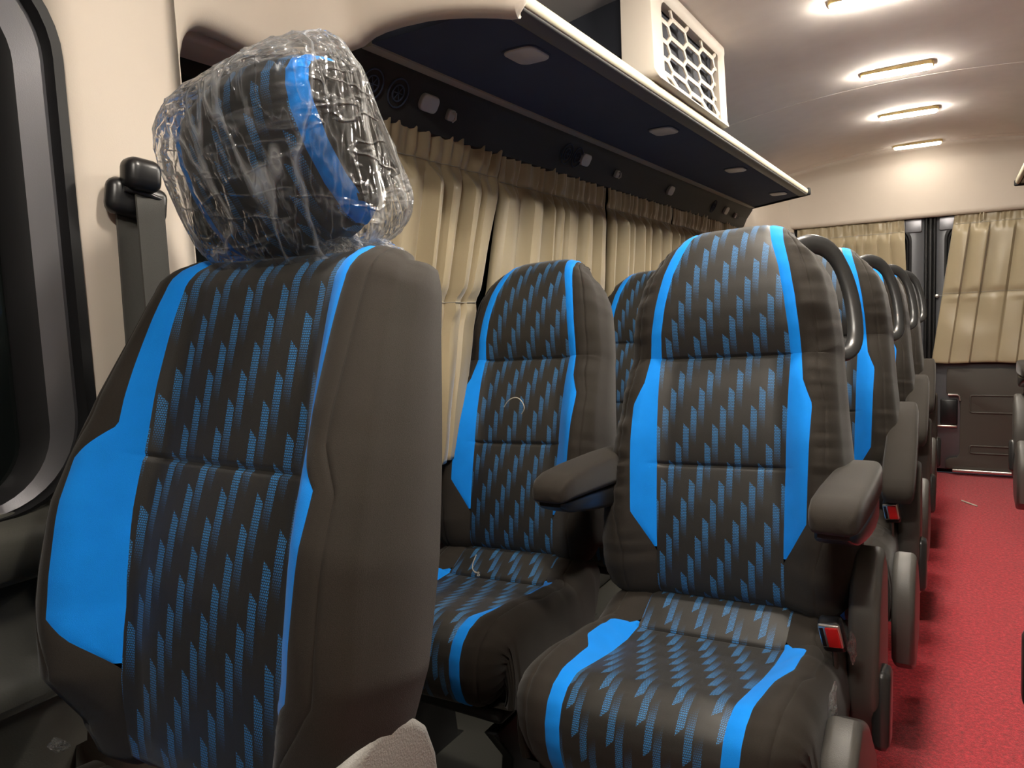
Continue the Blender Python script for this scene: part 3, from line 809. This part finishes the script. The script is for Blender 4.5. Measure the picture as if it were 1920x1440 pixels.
def make_seat(name, recline=12, zh=.49, kind='aisle', H=.745, mirror=False, arm_deg=0, left_arm=False, wr=.0, seedn=1, tiltdeg=1.5, arm=True, handle=True):
    root = empty(name)
    r = math.radians(recline); cr_, sr_ = math.cos(r), math.sin(r); tl = math.radians(tiltdeg)
    def tfb(x, s, d):   # backrest profile (s up, d back)
        p = Vector((x, s * sr_ + d * cr_, s * cr_ - d * sr_))
        x2, z2 = p.x * math.cos(tl) - p.z * math.sin(tl) * 0.6, p.z + p.x * math.sin(tl)
        return Vector((x2, p.y, zh + z2))
    T = .105
    fr = [(0.0, .085)] + arcpts(.045, .045, .045, 90, 180, 8)[0:0]
    # profile: from the lower back, round the bottom roll, up the front, over the top
    prof = [(.012, .10), (-.004, .07), (-.008, .045), (-.002, .02), (.012, .004), (.03, -.003)]
    for s_, d_ in ((.06, -.008), (.12, -.013), (.18, -.015), (.25, -.013), (.32, -.010), (.40, -.004), (.45, .002), (.47, .004), (.49, -.004), (.52, -.013), (.56, -.018), (.60, -.018), (.64, -.013), (.675, -.003)):
        prof.append((s_, d_))
    sc = H / .745
    prof += [(.70, .008), (.722, .025), (.737, .048), (.745, .075), (.742, .10)]
    prof = [(s_ * sc, d_) for s_, d_ in prof]
    # arc length offsets so that t can be read back as s on the front
    L = [0]
    for a, b in zip(prof, prof[1:]): L.append(L[-1] + math.dist(a, b))
    def t_at(s_):
        for k in range(4, len(prof) - 5):
            if prof[k][0] <= s_ * sc <= prof[k + 1][0]:
                return lerp(L[k], L[k + 1], (s_ * sc - prof[k][0]) / (prof[k + 1][0] - prof[k][0]))
    seams = [t_at(.255), t_at(.468)]
    off0 = t_at(.25) - .25
    path = resample(prof, .0085, seams)
    # orientation: normal must point to -d
    path = [(a, b, t, -na, -nb) if False else (a, b, t, na, nb) for a, b, t, na, nb in path]
    mid = path[len(path) // 2]
    if mid[4] > 0: path = [(a, b, t, -na, -nb) for a, b, t, na, nb in path]
    S = lambda t: (t - off0)
    WT = [(-.08, .205), (-.02, .222), (.03, .236), (.10, .240), (.18, .236), (.26, .224), (.36, .213), (.44, .206), (.54, .196), (.60, .187), (.64, .176), (.67, .163), (.70, .145), (.73, .121), (.78, .106), (.90, .102)]
    XIT = [(-.1, .122), (.10, .121), (.26, .124), (.46, .127), (.52, .124), (.58, .116), (.64, .104), (.70, .086), (.76, .073), (.9, .070)]
    XOT = [(-.1, .123), (.085, .122), (.16, .166), (.37, .171), (.415, .153), (.46, .148), (.52, .144), (.58, .136), (.64, .124), (.70, .108), (.76, .097), (.9, .094)]
    W = lambda t: interp(WT, S(t)); XI = lambda t: interp(XIT, S(t)); XO = lambda t: min(interp(XOT, S(t)), W(t) - .01)
    def BUMP(k, t):
        s_ = S(t); b = interp([(-.08, .0), (.0, .02), (.06, .042), (.3, .042), (.42, .026), (.5, .010), (.6, .004), (.7, .0)], s_)
        return b * sstep(.46, .78, k)
    def puff(x, t, xi):
        s_ = S(t); k = sstep(xi + .03, xi - .05, abs(x))
        a = 0
        for lo, hi, am in ((-.03, .255, .006), (.255, .468, .009), (.468, .78, .006)):
            if lo <= s_ <= hi: a = am * math.sin(PI * (s_ - lo) / (hi - lo)) ** .55
        return a * k
    def FLK(x, a, b, t):
        return (min(max(a, .02), (H - .012)), T)
    upholster(root, path, tfb, W, XI, XO, BUMP, FLK, (.055, .05), ('backrest', 'backrest_panel', 'backrest_stripe'), seams, puff, None, (off0 + .083, 9), wrinkle=wr, seedn=seedn)
    # hard shell on the back
    mb = MB(); rows = []
    for d_, ins in ((T - .004, .004), (T + .012, .004), (T + .026, .02), (T + .030, .05)):
        row = []
        sl = [.03 + k * (H - .07) / 14 for k in range(15)]
        for s_ in sl: row.append(tfb(interp(WT, s_) - ins - .012 - .03 * sstep(.55, .70, s_), s_, d_))
        for s_ in reversed(sl): row.append(tfb(-(interp(WT, s_) - ins - .012 - .03 * sstep(.55, .70, s_)), s_, d_))
        rows.append(row)
    ids = mb.grid(rows, closed=True); mb.cap(ids[-1]); mb.cap(ids[0], True)
    mb.build('back_shell', M['shell'], root)
    # ---- cushion (profile y, z)
    zc = zh - .045
    prof = [(.04, zc + .045), (-.005, zc + .034), (-.045, zc + .010), (-.075, zc - .004), (-.13, zc - .006), (-.20, zc + .003), (-.28, zc + .018), (-.33, zc + .028), (-.350, zc + .030), (-.380, zc + .022), (-.402, zc + .004), (-.414, zc - .024), (-.416, zc - .055), (-.410, zc - .085), (-.398, zc - .112), (-.375, zc - .130)]
    pathc = resample(prof, .0085, (.12,))
    mid = pathc[len(pathc) // 3]
    if mid[4] < 0: pathc = [(a, b, t, -na, -nb) for a, b, t, na, nb in pathc]
    Wc = lambda t: interp([(0, .222), (.06, .230), (.2, .235), (.36, .236), (.42, .232), (.52, .220), (.60, .205)], t)
    XIc = lambda t: interp([(0, .135), (.12, .135), (.3, .128), (.6, .122)], t)
    XOc = lambda t: interp([(0, .136), (.105, .135), (.15, .178), (.26, .178), (.295, .158), (.4, .152), (.6, .146)], t)
    Bc = lambda k, t: interp([(0, .004), (.08, .02), (.2, .034), (.33, .026), (.42, .008), (.6, .0)], t) * sstep(.50, .80, k)
    def puffc(x, t, xi):
        k = sstep(xi + .03, xi - .05, abs(x)); a = 0
        for lo, hi, am in ((.0, .12, .006), (.12, .60, .008)):
            if lo <= t <= hi: a = am * math.sin(PI * (t - lo) / (hi - lo)) ** .6
        return a * k
    def FLKc(x, a, b, t): return (min(a + .0, -.02) if a > -.385 else a + .012, zc - .128)
    tfc = lambda x, y, z: Vector((x, y, z + x * math.sin(tl)))
    upholster(root, pathc, tfc, Wc, XIc, XOc, Bc, FLKc, (.06, .055), ('cushion', 'cushion_panel', 'cushion_stripe'), (.12,), puffc, None, (.106, 9), wrinkle=.0, seedn=seedn + 3, er_up=False)
    # ---- base
    mb = MB(); mb.box((0, -.19, zc - .145), (.40, .34, .03), .01); 
    base = mb.build('seat_base', M['shell'], root)
    for sx in (-1, 1):
        mb = MB(); mb.prism([(-.36, zc - .18), (-.02, zc - .18), (-.06, zc - .26), (-.04, .02), (.0, .0), (-.36, .0), (-.33, .02), (-.30, zc - .26)], 0, sx * .17 - .014, sx * .17 + .014, .004); mb.build('leg', M['black'], root)
    sgn = -1 if mirror else 1
    xs0 = .255 * sgn
    if kind in ('aisle',):
        # cushion side pod, recline hinge cover and its lower lever
        mb = MB(); plate(mb, [(-.34, zc - .01), (-.28, zc + .02), (-.20, zc - .02), (-.10, zc - .12), (-.09, zc - .19), (-.15, zc - .245), (-.28, zc - .26), (-.345, zc - .22), (-.36, zc - .10)], xs0 - .018 * sgn, xs0 + .030 * sgn, .013); mb.build('side_cover', M['cover'], root)
        mb = MB(); plate(mb, [(-.03, zh + .055), (.01, zh + .115), (.055, zh + .125), (.10, zh + .08), (.115, zh - .04), (.11, zh - .22), (.07, zh - .25), (.0, zh - .20), (-.06, zh - .10)], xs0 - .024 * sgn, xs0 + .026 * sgn, .012); mb.build('recliner_cover', M['cover'], root)
        mb = MB(); mb.box((xs0 + .028 * sgn, -.01, zh - .135), (.028, .065, .135), .012, Matrix.Rotation(math.radians(-6), 3, 'X')); mb.build('recliner_lever', M['handle'], root)
        # buckle
        bk = MB(); Mx = Matrix.Rotation(math.radians(18), 3, 'X') @ Matrix.Rotation(math.radians(-8 * sgn), 3, 'Y')
        bc = Vector((.222 * sgn, -.125, zh + .028))
        bk.box(bc, (.036, .024, .058), .006, Mx); b_ = bk.build('buckle', M['black'], root)
        mb = MB(); mb.box(bc + Mx @ Vector((0, -.012, .006)), (.033, .008, .044), .003, Mx); k_ = mb.build('buckle_face', M['chrome'], b_)
        mb = MB(); mb.box(bc + Mx @ Vector((-.0115, -.0158, .006)), (.006, .002, .036), .0008, Mx); mb.build('buckle_slot', M['black'], b_)
        mb = MB(); mb.box(bc + Mx @ Vector((.004, -.0165, .006)), (.019, .004, .037), .0015, Mx); k_ = mb.build('release_button', M['redbtn'], b_); k_['label'] = 'red release button'
        mb = MB(); mb.tube([bc + Vector((0, .012, -.02)), bc + Vector((0, .035, -.09)), (bc.x, -.05, zh - .12)], .010, 8, r2=.004); mb.build('buckle_stalk', M['belt'], b_)
    def armrest(side, deg):
        # pad local: pivot at origin, runs to -y
        xo_ = side * .237
        piv = Vector((xo_, .10, zh + .245)); Ra = Matrix.Rotation(math.radians(deg), 3, 'X')
        L_ = .335
        def ring(y, w, zt, zb_, n=28, pw=5.0):
            out = []
            for k in range(n):
                a = 2 * PI * k / n; c_, s_ = math.cos(a), math.sin(a)
                px = w / 2 * math.copysign(abs(c_) ** (2 / pw), c_); pz = (zt + zb_) / 2 + (zt - zb_) / 2 * math.copysign(abs(s_) ** (2 / pw), s_)
                out.append(piv + Ra @ Vector((px, y, pz)))
            return out
        mb = MB(); ids = mb.grid([ring(.03, .058, .018, -.036), ring(.0, .068, .023, -.040), ring(-.10, .074, .026, -.038), ring(-.22, .076, .026, -.030), ring(-.285, .075, .023, -.026), ring(-.312, .071, .016, -.026), ring(-.326, .062, .006, -.025), ring(-.332, .045, -.006, -.020)], closed=True)
        mb.cap(ids[0], True); mb.cap(ids[-1]); a_ = mb.build('armrest', M['dark'], root)
        mb = MB(); ids = mb.grid([ring(.03, .052, -.030, -.098), ring(-.05, .060, -.036, -.092), ring(-.14, .066, -.034, -.078), ring(-.22, .068, -.028, -.064), ring(-.28, .065, -.0255, -.052), ring(-.306, .056, -.025, -.042), ring(-.318, .044, -.025, -.034)], closed=True)
        mb.cap(ids[0], True); mb.cap(ids[-1]); mb.build('armrest_shell', M['black'], a_)
        # bracket joining the armrest to the backrest
        mb = MB(); mb.box(piv + Vector((-side * .008, .025, -.03)), (.04, .06, .07), .015); mb.build('armrest_bracket', M['cover'], a_)
    if arm: armrest(sgn, arm_deg)
    if left_arm: armrest(-sgn, 0)
    if handle:
        mb = MB(); pts = []; w_ = []
        for s_, d_, ox in ((.690, .088, .112), (.706, .100, .136), (.700, .116, .164), (.678, .130, .184), (.640, .140, .200), (.595, .146, .211), (.550, .146, .217), (.512, .138, .219), (.488, .122, .214), (.476, .106, .203), (.476, .095, .190)):
            pts.append(tfb(sgn * ox, s_ * sc, d_))
        fine = []
        for a, b in zip(pts, pts[1:]): fine += [a.lerp(b, k / 3) for k in range(3)]
        fine.append(pts[-1])
        for _ in range(2): fine = [fine[0]] + [(fine[i - 1] + fine[i] * 2 + fine[i + 1]) / 4 for i in range(1, len(fine) - 1)] + [fine[-1]]
        rr_ = [lerp(.022, .015, clamp(k / 10)) for k in range(len(fine))]
        mb.tube(fine, [.0095] * len(fine), 12, r2=rr_, up=None); mb.build('grab_handle', M['handle'], root)
    return root

seat_w = make_seat('double_seat', kind='window', recline=17, wr=.004, seedn=2, arm=False, handle=False, tiltdeg=2)
seat_a = make_seat('double_seat', kind='aisle', recline=11.5, wr=.010, seedn=5, left_arm=True, tiltdeg=2)
seat_b = make_seat('double_seat', kind='aisle', recline=12, wr=.004, seedn=8, arm_deg=30, tiltdeg=1)
seat_r = make_seat('double_seat', kind='aisle', recline=12, wr=.0, seedn=8, mirror=True, tiltdeg=0)
PITCH = .81
CATS = 'seat'
GR = 'blue striped coach seats'
seat_w.scale = (.95, 1, 1)
def place(o, x, y, label, z=0, rz=0):
    o.location = (x, y, z); o.rotation_euler = (0, 0, math.radians(rz)); tag(o, label, CATS, GR); return o
for o in (seat_w, seat_a, seat_b, seat_r): o.name = 'coach_seat'
place(seat_a, -.388, 1.365, 'large upright coach seat by the aisle, both armrests level, red buckle showing', rz=-1)
place(seat_w, -.912, 1.46, 'coach seat by the curtain in the first double row, loose thread on its backrest')
place(seat_b, -.362, 2.165, 'aisle coach seat directly behind the large front aisle seat, seen past its grab handle')
place(copy_tree(seat_b), -.362, 2.975, 'third coach seat back along the aisle, only its side and handle showing')
place(copy_tree(seat_b), -.362, 3.785, 'last coach seat along the aisle before the rear doors')
place(copy_tree(seat_w), -.912, 2.27, 'coach seat by the curtain in the second row, mostly hidden behind the large seat')
place(seat_r, .485, 3.80, 'coach seat across the aisle at the picture edge in front of the rear door')
place(copy_tree(seat_r), .404, 1.62, 'coach seat across the aisle whose side forms the dark edge beside the carpet')

# ------------------------------------------------------------------ front seat with bagged headrest
def make_front():
    root = empty('front_seat', (-.697, .47, 0))
    zh = .558; r = math.radians(11.5); cr_, sr_ = math.cos(r), math.sin(r)
    tl = math.radians(-.8)
    tfb = lambda x, s, d: Vector((x, s * sr_ + d * cr_, zh + s * cr_ - d * sr_ + x * math.sin(tl)))
    T = .108; H = .598
    prof = [(.02, .075), (-.012, .065), (-.026, .045), (-.022, .02), (-.008, .004), (.02, -.003), (.08, -.010), (.14, -.016), (.20, -.018), (.26, -.016), (.32, -.010), (.38, -.002), (.44, .004), (.50, .010), (.555, .016), (.572, .026), (.589, .044), (.598, .072), (.598, .100)]
    L = [0]
    for a, b in zip(prof, prof[1:]): L.append(L[-1] + math.dist(a, b))
    def t_at(s_):
        for k in range(4, len(prof) - 4):
            if prof[k][0] <= s_ <= prof[k + 1][0]: return lerp(L[k], L[k + 1], (s_ - prof[k][0]) / (prof[k + 1][0] - prof[k][0]))
    seam = t_at(.342); off0 = t_at(.3) - .3 + .028; S = lambda t: t - off0
    path = resample(prof, .007, (seam,))
    if path[len(path) // 2][4] > 0: path = [(a, b, t, -na, -nb) for a, b, t, na, nb in path]
    W = lambda t: interp([(-.1, .210), (-.03, .222), (.05, .238), (.14, .252), (.24, .246), (.34, .231), (.42, .217), (.48, .206), (.53, .199), (.57, .190), (.60, .180), (.62, .168), (.66, .154), (.75, .145)], S(t))
    XI = lambda t: interp([(-.1, .132), (.1, .134), (.25, .137), (.4, .133), (.48, .129), (.54, .125), (.58, .123), (.65, .119), (.75, .117)], S(t))
    XO = lambda t: min(W(t) - .006, interp([(-.1, .134), (.072, .137), (.125, .196), (.30, .196), (.345, .158), (.42, .156), (.48, .153), (.54, .149), (.58, .146), (.62, .140), (.64, .126), (.75, .118)], S(t)))
    def BUMP(k, t): return interp([(-.08, .005), (0, .025), (.06, .066), (.25, .068), (.38, .052), (.5, .026), (.56, .010), (.62, .0)], S(t)) * sstep(.47, .80, k)
    def puff(x, t, xi):
        s_ = S(t); k = sstep(xi + .03, xi - .06, abs(x)); a = 0
        for lo, hi, am in ((-.05, .314, .007), (.314, .60, .006)):
            if lo <= s_ <= hi: a = am * math.sin(PI * (s_ - lo) / (hi - lo)) ** .6
        return a * k
    FLK = lambda x, a, b, t: (min(max(a, .0), H - .008), max(b + .002, interp([(-.03, .030), (.10, .042), (.40, .082), (.60, .106)], a)))
    upholster(root, path, tfb, W, XI, XO, BUMP, FLK, (.050, .040), ('backrest', 'backrest_panel', 'backrest_stripe'), (seam,), puff, None, (off0 + .07, off0 + .64), wrinkle=.0, uvs=1.08)
    mb = MB(); rows = []
    for d_, ins in ((-.012, .016), (-.004, .016), (.010, .030)):
        sl = [.03 + k * (H - .09) / 12 for k in range(13)]
        rows.append([tfb(W(off0 + s_ - .028) - ins - .004, s_, d_ + interp([(-.03, .034), (.10, .046), (.40, .086), (.60, .110)], s_)) for s_ in sl] + [tfb(-(W(off0 + s_ - .028) - ins - .004), s_, d_ + interp([(-.03, .034), (.10, .046), (.40, .086), (.60, .110)], s_)) for s_ in reversed(sl)])
    ids = mb.grid(rows, closed=True); mb.cap(ids[-1]); mb.cap(ids[0], True); mb.build('back_shell', M['shell'], root)
    # stitched seam on the flank edge
    # cushion
    zc = zh - .035
    prof = [(.0, zc + .0), (-.05, zc - .004), (-.16, zc - .004), (-.3, zc + .015), (-.40, zc + .025), (-.445, zc + .012), (-.47, zc - .02), (-.478, zc - .06), (-.47, zc - .12), (-.45, zc - .15)]
    pathc = resample(prof, .012)
    if pathc[len(pathc) // 3][4] < 0: pathc = [(a, b, t, -na, -nb) for a, b, t, na, nb in pathc]
    upholster(root, pathc, lambda x, y, z: Vector((x, y, z)), lambda t: .25, lambda t: .13, lambda t: interp([(0, .131), (.1, .18), (.25, .18), (.3, .155), (.7, .15)], t),
              lambda k, t: interp([(0, .0), (.1, .02), (.3, .02), (.45, .0)], t) * sstep(.5, .8, k), lambda x, a, b, t: (a, zc - .15), (.05, .045), ('cushion', 'cushion_panel', 'cushion_stripe'), er_up=False)
    mb = MB(); mb.box((0, -.21, .185), (.40, .42, .37), .02); mb.build('seat_base', M['shell'], root)
    # grey recliner pod on the inner side
    mb = MB()
    poly = [(-.155, zh + .02), (-.115, zh + .060), (-.075, zh + .088), (-.040, zh + .105), (-.005, zh + .115), (.025, zh + .114), (.050, zh + .103), (.070, zh + .083), (.082, zh + .05), (.086, zh + .01), (.06, zh - .10), (-.05, zh - .14), (-.22, zh - .12), (-.20, zh - .03)]
    plate(mb, [(y_ * 1.0 + .012, z_ + .004) for y_, z_ in poly], .214, .250, .010); mb.build('recliner_cover', M['greyplastic'], root)['label'] = 'pale grey grained recliner cover'
    return root, tfb
front, ftf = make_front()
tag(front, 'nearest seat at left with separate headrest wrapped in clear plastic', 'seat')

# headrest: tilts forward over the front seat
def make_headrest():
    A = Vector((-.700, .650, 1.122)); B = Vector((-.730, .562, 1.336))   # bottom and top of the front-face centre line
    up = (B - A).normalized(); side = Vector((1, 0, 0)); side = (side - up * side.dot(up)).normalized(); side = (side + Vector((0, -.02, 0))).normalized()
    fr = side.cross(up).normalized()
    if fr.y > 0: fr = -fr
    H = (B - A).length
    base = Vector((-.697, .47, 0))
    tf = lambda x, s, d: A - base + side * x + up * s - fr * d
    T = .085
    prof = [(.035, .082), (.012, .072), (.0, .055), (-.003, .035), (.008, .012), (.03, -.004), (.07, -.016), (.115, -.020), (.160, -.016), (.190, -.006), (.210, .008), (.222, .028), (.224, .056), (.218, .082)]
    path = resample(prof, .006)
    if path[len(path) // 2][4] > 0: path = [(a, b, t, -na, -nb) for a, b, t, na, nb in path]
    W = lambda t: interp([(0, .126), (.06, .138), (.12, .146), (.2, .147), (.28, .144), (.34, .140), (.4, .134)], t)
    XI = lambda t: interp([(0, .094), (.08, .103), (.14, .106), (.22, .105), (.30, .103), (.4, .101)], t)
    XO = lambda t: interp([(0, .116), (.08, .126), (.14, .130), (.22, .129), (.30, .127), (.4, .123)], t)
    cov = upholster(front, path, tf, W, XI, XO, lambda k, t: -.030 * k * k, lambda x, a, b, t: (clamp(a, .03, .21), max(T, b + .002)), (.035, .035), ('headrest', 'headrest_panel', 'headrest_stripe'), uvs=1.08)
    for sx in (-.06, .06):
        mb = MB(); mb.tube([tf(sx, .04, .05), tf(sx, -.01, .055), ftf(sx, .57, .07)], .007, 10); mb.build('headrest_post', M['chrome'], cov)
    return tf
hrf = make_headrest()

# clear bag pulled over the headrest
def make_bag():
    mb = MB(); nu, nv = 150, 90; rows = []
    off = Vector((-.697, .47, 0))
    for j in range(nv + 1):
        v = j / nv; ph = PI * (v - .5); row = []
        for i in range(nu):
            th = 2 * PI * i / nu
            c, s_ = math.cos(th), math.sin(th); cp, sp = math.cos(ph), math.sin(ph)
            pw = lambda q, e: math.copysign(abs(q) ** e, q)
            e1, e2 = .56, .50
            x = pw(c, e1) * pw(cp, e2); d = pw(s_, e1) * pw(cp, e2); s2 = pw(sp, e2)
            wx = .146 + .008 * (-s2)
            sx = x * wx + .006 + .008 * s2; dd = .036 + d * (.078 + .004 * abs(s2)); ss = .106 + s2 * .122
            # loose corners: lower right corner pulled out, top right gathered
            cor = max(0, x) * max(0, -s2); sx += .034 * cor ** 3; ss -= .004 * cor
            cor2 = max(0, x) * max(0, s2); sx += .014 * cor2 ** 2; dd -= .0 * cor2; ss += .020 * cor2 ** 3
            cor3 = max(0, -x) * max(0, -s2); sx += .045 * cor3 ** 1.5; ss += .018 * cor3 ** 2
            p = Vector((sx, ss, dd))
            n1 = noise.noise((sx * 26, ss * 5, dd * 26)); n2 = noise.noise((sx * 70 + 5, ss * 12, dd * 70)); n3 = noise.noise((sx * 7 + 3, ss * 34, dd * 7 + 8))
            side_k = sstep(.2, .8, x)
            rd = .002 + max(0, 1 - abs(n1) * 6) * .0025 + max(0, 1 - abs(n2) * 6) * .0006 + max(0, 1 - abs(n3) * 6) * .0012 + side_k * .002 * noise.noise((sx * 30, ss * 45, dd * 45))
            nn = Vector((x, s2 * .5, d)); nn.normalize()
            p += nn * rd
            row.append(hrf(p.x, p.y, p.z) + off)
        rows.append(row)
    mb.grid(rows, closed=True)
    # skirt of film lying over the seat top, left and right
    o = mb.build('plastic_bag', M['film'], fix=True)
    tag(o, 'clear crinkled plastic bag pulled over the headrest of the nearest seat', 'plastic bag')
    for sx0, sx1, h in ((-.16, -.02, .030), (.04, .15, .012)):
        b2 = MB(); rows = []
        for k in range(7):
            f = k / 6; row = []
            for i in range(25):
                u = i / 24; x = lerp(sx0, sx1, u)
                hh = h * (math.sin(PI * clamp(u * 1.3)) if u < .4 else lerp(1, .35, (u - .4) / .6)) * (1 - f)
                p = ftf(x, .602 + hh + .003 * noise.noise((u * 9, f * 5, 1)), .055 + .045 * f + .012 * noise.noise((u * 7, f * 3, 3)))
                row.append(p + off)
            rows.append(row)
        b2.grid(rows); b2.build('bag_skirt', M['scrap'], o, fix=False)
    return o
bag = make_bag()

# ------------------------------------------------------------------ seat belt on the pillar
sb = empty('seat_belt', (-.985, .66, 1.24)); tag(sb, 'black seat belt with guide hanging on the beige pillar', 'seat belt')
def W2L(p): return Vector(p) - Vector((-.985, .66, 1.24))
mb = MB(); mb.box(W2L((-.970, .627, 1.226)), (.028, .086, .050), .014, Matrix.Rotation(math.radians(-9), 3, 'X'), 4); mb.build('belt_guide', M['black'], sb)
mb = MB(); mb.box(W2L((-.952, .625, 1.258)), (.036, .050, .044), .014, Matrix.Rotation(math.radians(-5), 3, 'X'), 4); mb.build('bolt_cover', M['black'], sb)
mb = MB(); mb.tube([W2L((-.956, .602, 1.238)), W2L((-.951, .627, 1.235)), W2L((-.956, .656, 1.229))], .004, 8); mb.build('guide_bar', M['handle'], sb)
def strap(pa, pb, w, n=12, x_off=0):
    mb = MB(); rows = []
    for k in range(n + 1):
        f = k / n; c = pa.lerp(pb, f)
        rows.append([c + Vector((dx, y, 0)) for dx, y in ((0, -w / 2), (.0022, -w / 2 + .001), (.0016, -w * .22), (.0024, 0), (.0016, w * .22), (.0022, w / 2 - .001), (0, w / 2), (-.001, 0))])
    ids = mb.grid(rows, closed=True); mb.cap(ids[0], True); mb.cap(ids[-1]); return mb
strap(W2L((-.954, .636, 1.234)), W2L((-.945, .628, .60)), .042).build('front_webbing', M['belt'], sb)
strap(W2L((-.976, .618, 1.215)), W2L((-.968, .604, .60)), .038).build('rear_webbing', M['belt'], sb)

# ------------------------------------------------------------------ plinth, scraps, threads
pl = empty('seat_plinth', (-.80, 1.2, 0)); tag(pl, 'dark grey plinth on the floor beneath the first double seat', 'plinth')
mb = MB(); mb.prism([(-1.03, .74), (-.30, .74), (-.30, .99), (-1.03, .99)], 2, 0, .19, .015); loc(mb.build('plinth_top', M['lowpanel']), pl)
mb = MB(); mb.box((-1.0, .865, .215), (.05, .25, .05), .012); loc(mb.build('plinth_ledge', M['cover']), pl)

def scrap(loc_, size, label, seed, stretch=(1, 1, 1), rot=(0, 0, 0), seg=2):
    rnd = random.Random(seed); mb = MB(); n, m_ = 16, 26; rows = []
    for j in range(m_ + 1):
        v = j / m_; row = []
        rad = size * .32 * (math.sin(PI * clamp(v, .04, .97)) ** .5) * (1 + .35 * noise.noise((v * 9, seed, 0)))
        for i in range(n):
            a = 2 * PI * i / n; q = 1 + .7 * noise.noise((math.cos(a) * 1.6 + seed, math.sin(a) * 1.6, v * 7))
            row.append((rad * q * math.cos(a) * stretch[0] + size * .12 * noise.noise((v * 3, seed, 4)), rad * q * math.sin(a) * stretch[1], (v - .5) * size * 2 * stretch[2]))
        rows.append(row)
    ids = mb.grid(rows, closed=True); mb.cap(ids[0], True); mb.cap(ids[-1])
    o = mb.build('plastic_scrap', M['scrap']); o.location = loc_; o.rotation_euler = rot
    tag(o, label, 'plastic scrap', 'leftover film scraps'); return o
scrap((-.140, 1.235, .50), .028, 'torn clear film caught beside the red buckle of the front aisle seat', 3, (.6, 1.0, 1.2), (.4, 0, 0))
scrap((-.152, 1.10, .448), .038, 'crumpled clear film trapped along the side cover of the front aisle seat', 4, (.5, .8, 1.5), (-.9, 0, 0))
scrap((-.655, 1.10, .335), .042, 'clear film scrap dangling between the two seat cushions of the first row', 5, (.7, .7, 1.1))
scrap((-.925, .436, .555), .020, 'clear film scrap at the lower left corner of the nearest seat', 6, (1.1, .8, .8), (1.0, .4, 0))

def thread(pts, r, label, name='loose_thread'):
    c = [Vector(p) for p in pts]
    for _ in range(3):
        f = [c[0]]
        for a, b in zip(c, c[1:]): f += [a.lerp(b, .25), a.lerp(b, .75)]
        f.append(c[-1]); c = f
    mb = MB(); mb.tube(c, r, 6); o = mb.build(name, M['thread']); tag(o, label, 'thread'); return o
SD = un(968, 757, 1, 1.55)
def onB(px, py, y): return un(px, py, 1, y)
thread([onB(945, 763, 1.50), onB(955, 748, 1.495), onB(970, 744, 1.495), onB(980, 754, 1.495), onB(984, 766, 1.495), onB(978, 776, 1.50)], .0011, 'pale curved thread lying on the backrest of the first window seat')
thread([onB(893, 1040, 1.38), onB(884, 1062, 1.37), onB(890, 1075, 1.37), onB(900, 1072, 1.37), onB(893, 1080, 1.37), onB(902, 1079, 1.37), onB(888, 1070, 1.37)], .0012, 'tangle of pale thread at the lower corner of the first window backrest')
thread([(.02, 4.35, .004), (.05, 4.30, .005), (.085, 4.26, .004)], .004, 'pale straw lint lying on the red carpet near the rear door', 'lint')

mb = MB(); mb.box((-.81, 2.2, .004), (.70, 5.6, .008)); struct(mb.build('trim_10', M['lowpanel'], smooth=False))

# ------------------------------------------------------------------ world and view
w = bpy.data.worlds.new('night'); SC.world = w; w.use_nodes = True
w.node_tree.nodes['Background'].inputs[0].default_value = (.02, .025, .03, 1); w.node_tree.nodes['Background'].inputs[1].default_value = .3
SC.view_settings.view_transform = 'Standard'; SC.view_settings.look = 'None'; SC.view_settings.gamma = 1; SC.view_settings.exposure = 2.4
SC.view_settings.use_curve_mapping = False
SC.cycles.use_denoising = True
SC.cycles.max_bounces = 10; SC.cycles.diffuse_bounces = 5; SC.cycles.transparent_max_bounces = 16
SC.cycles.sample_clamp_indirect = 6.0
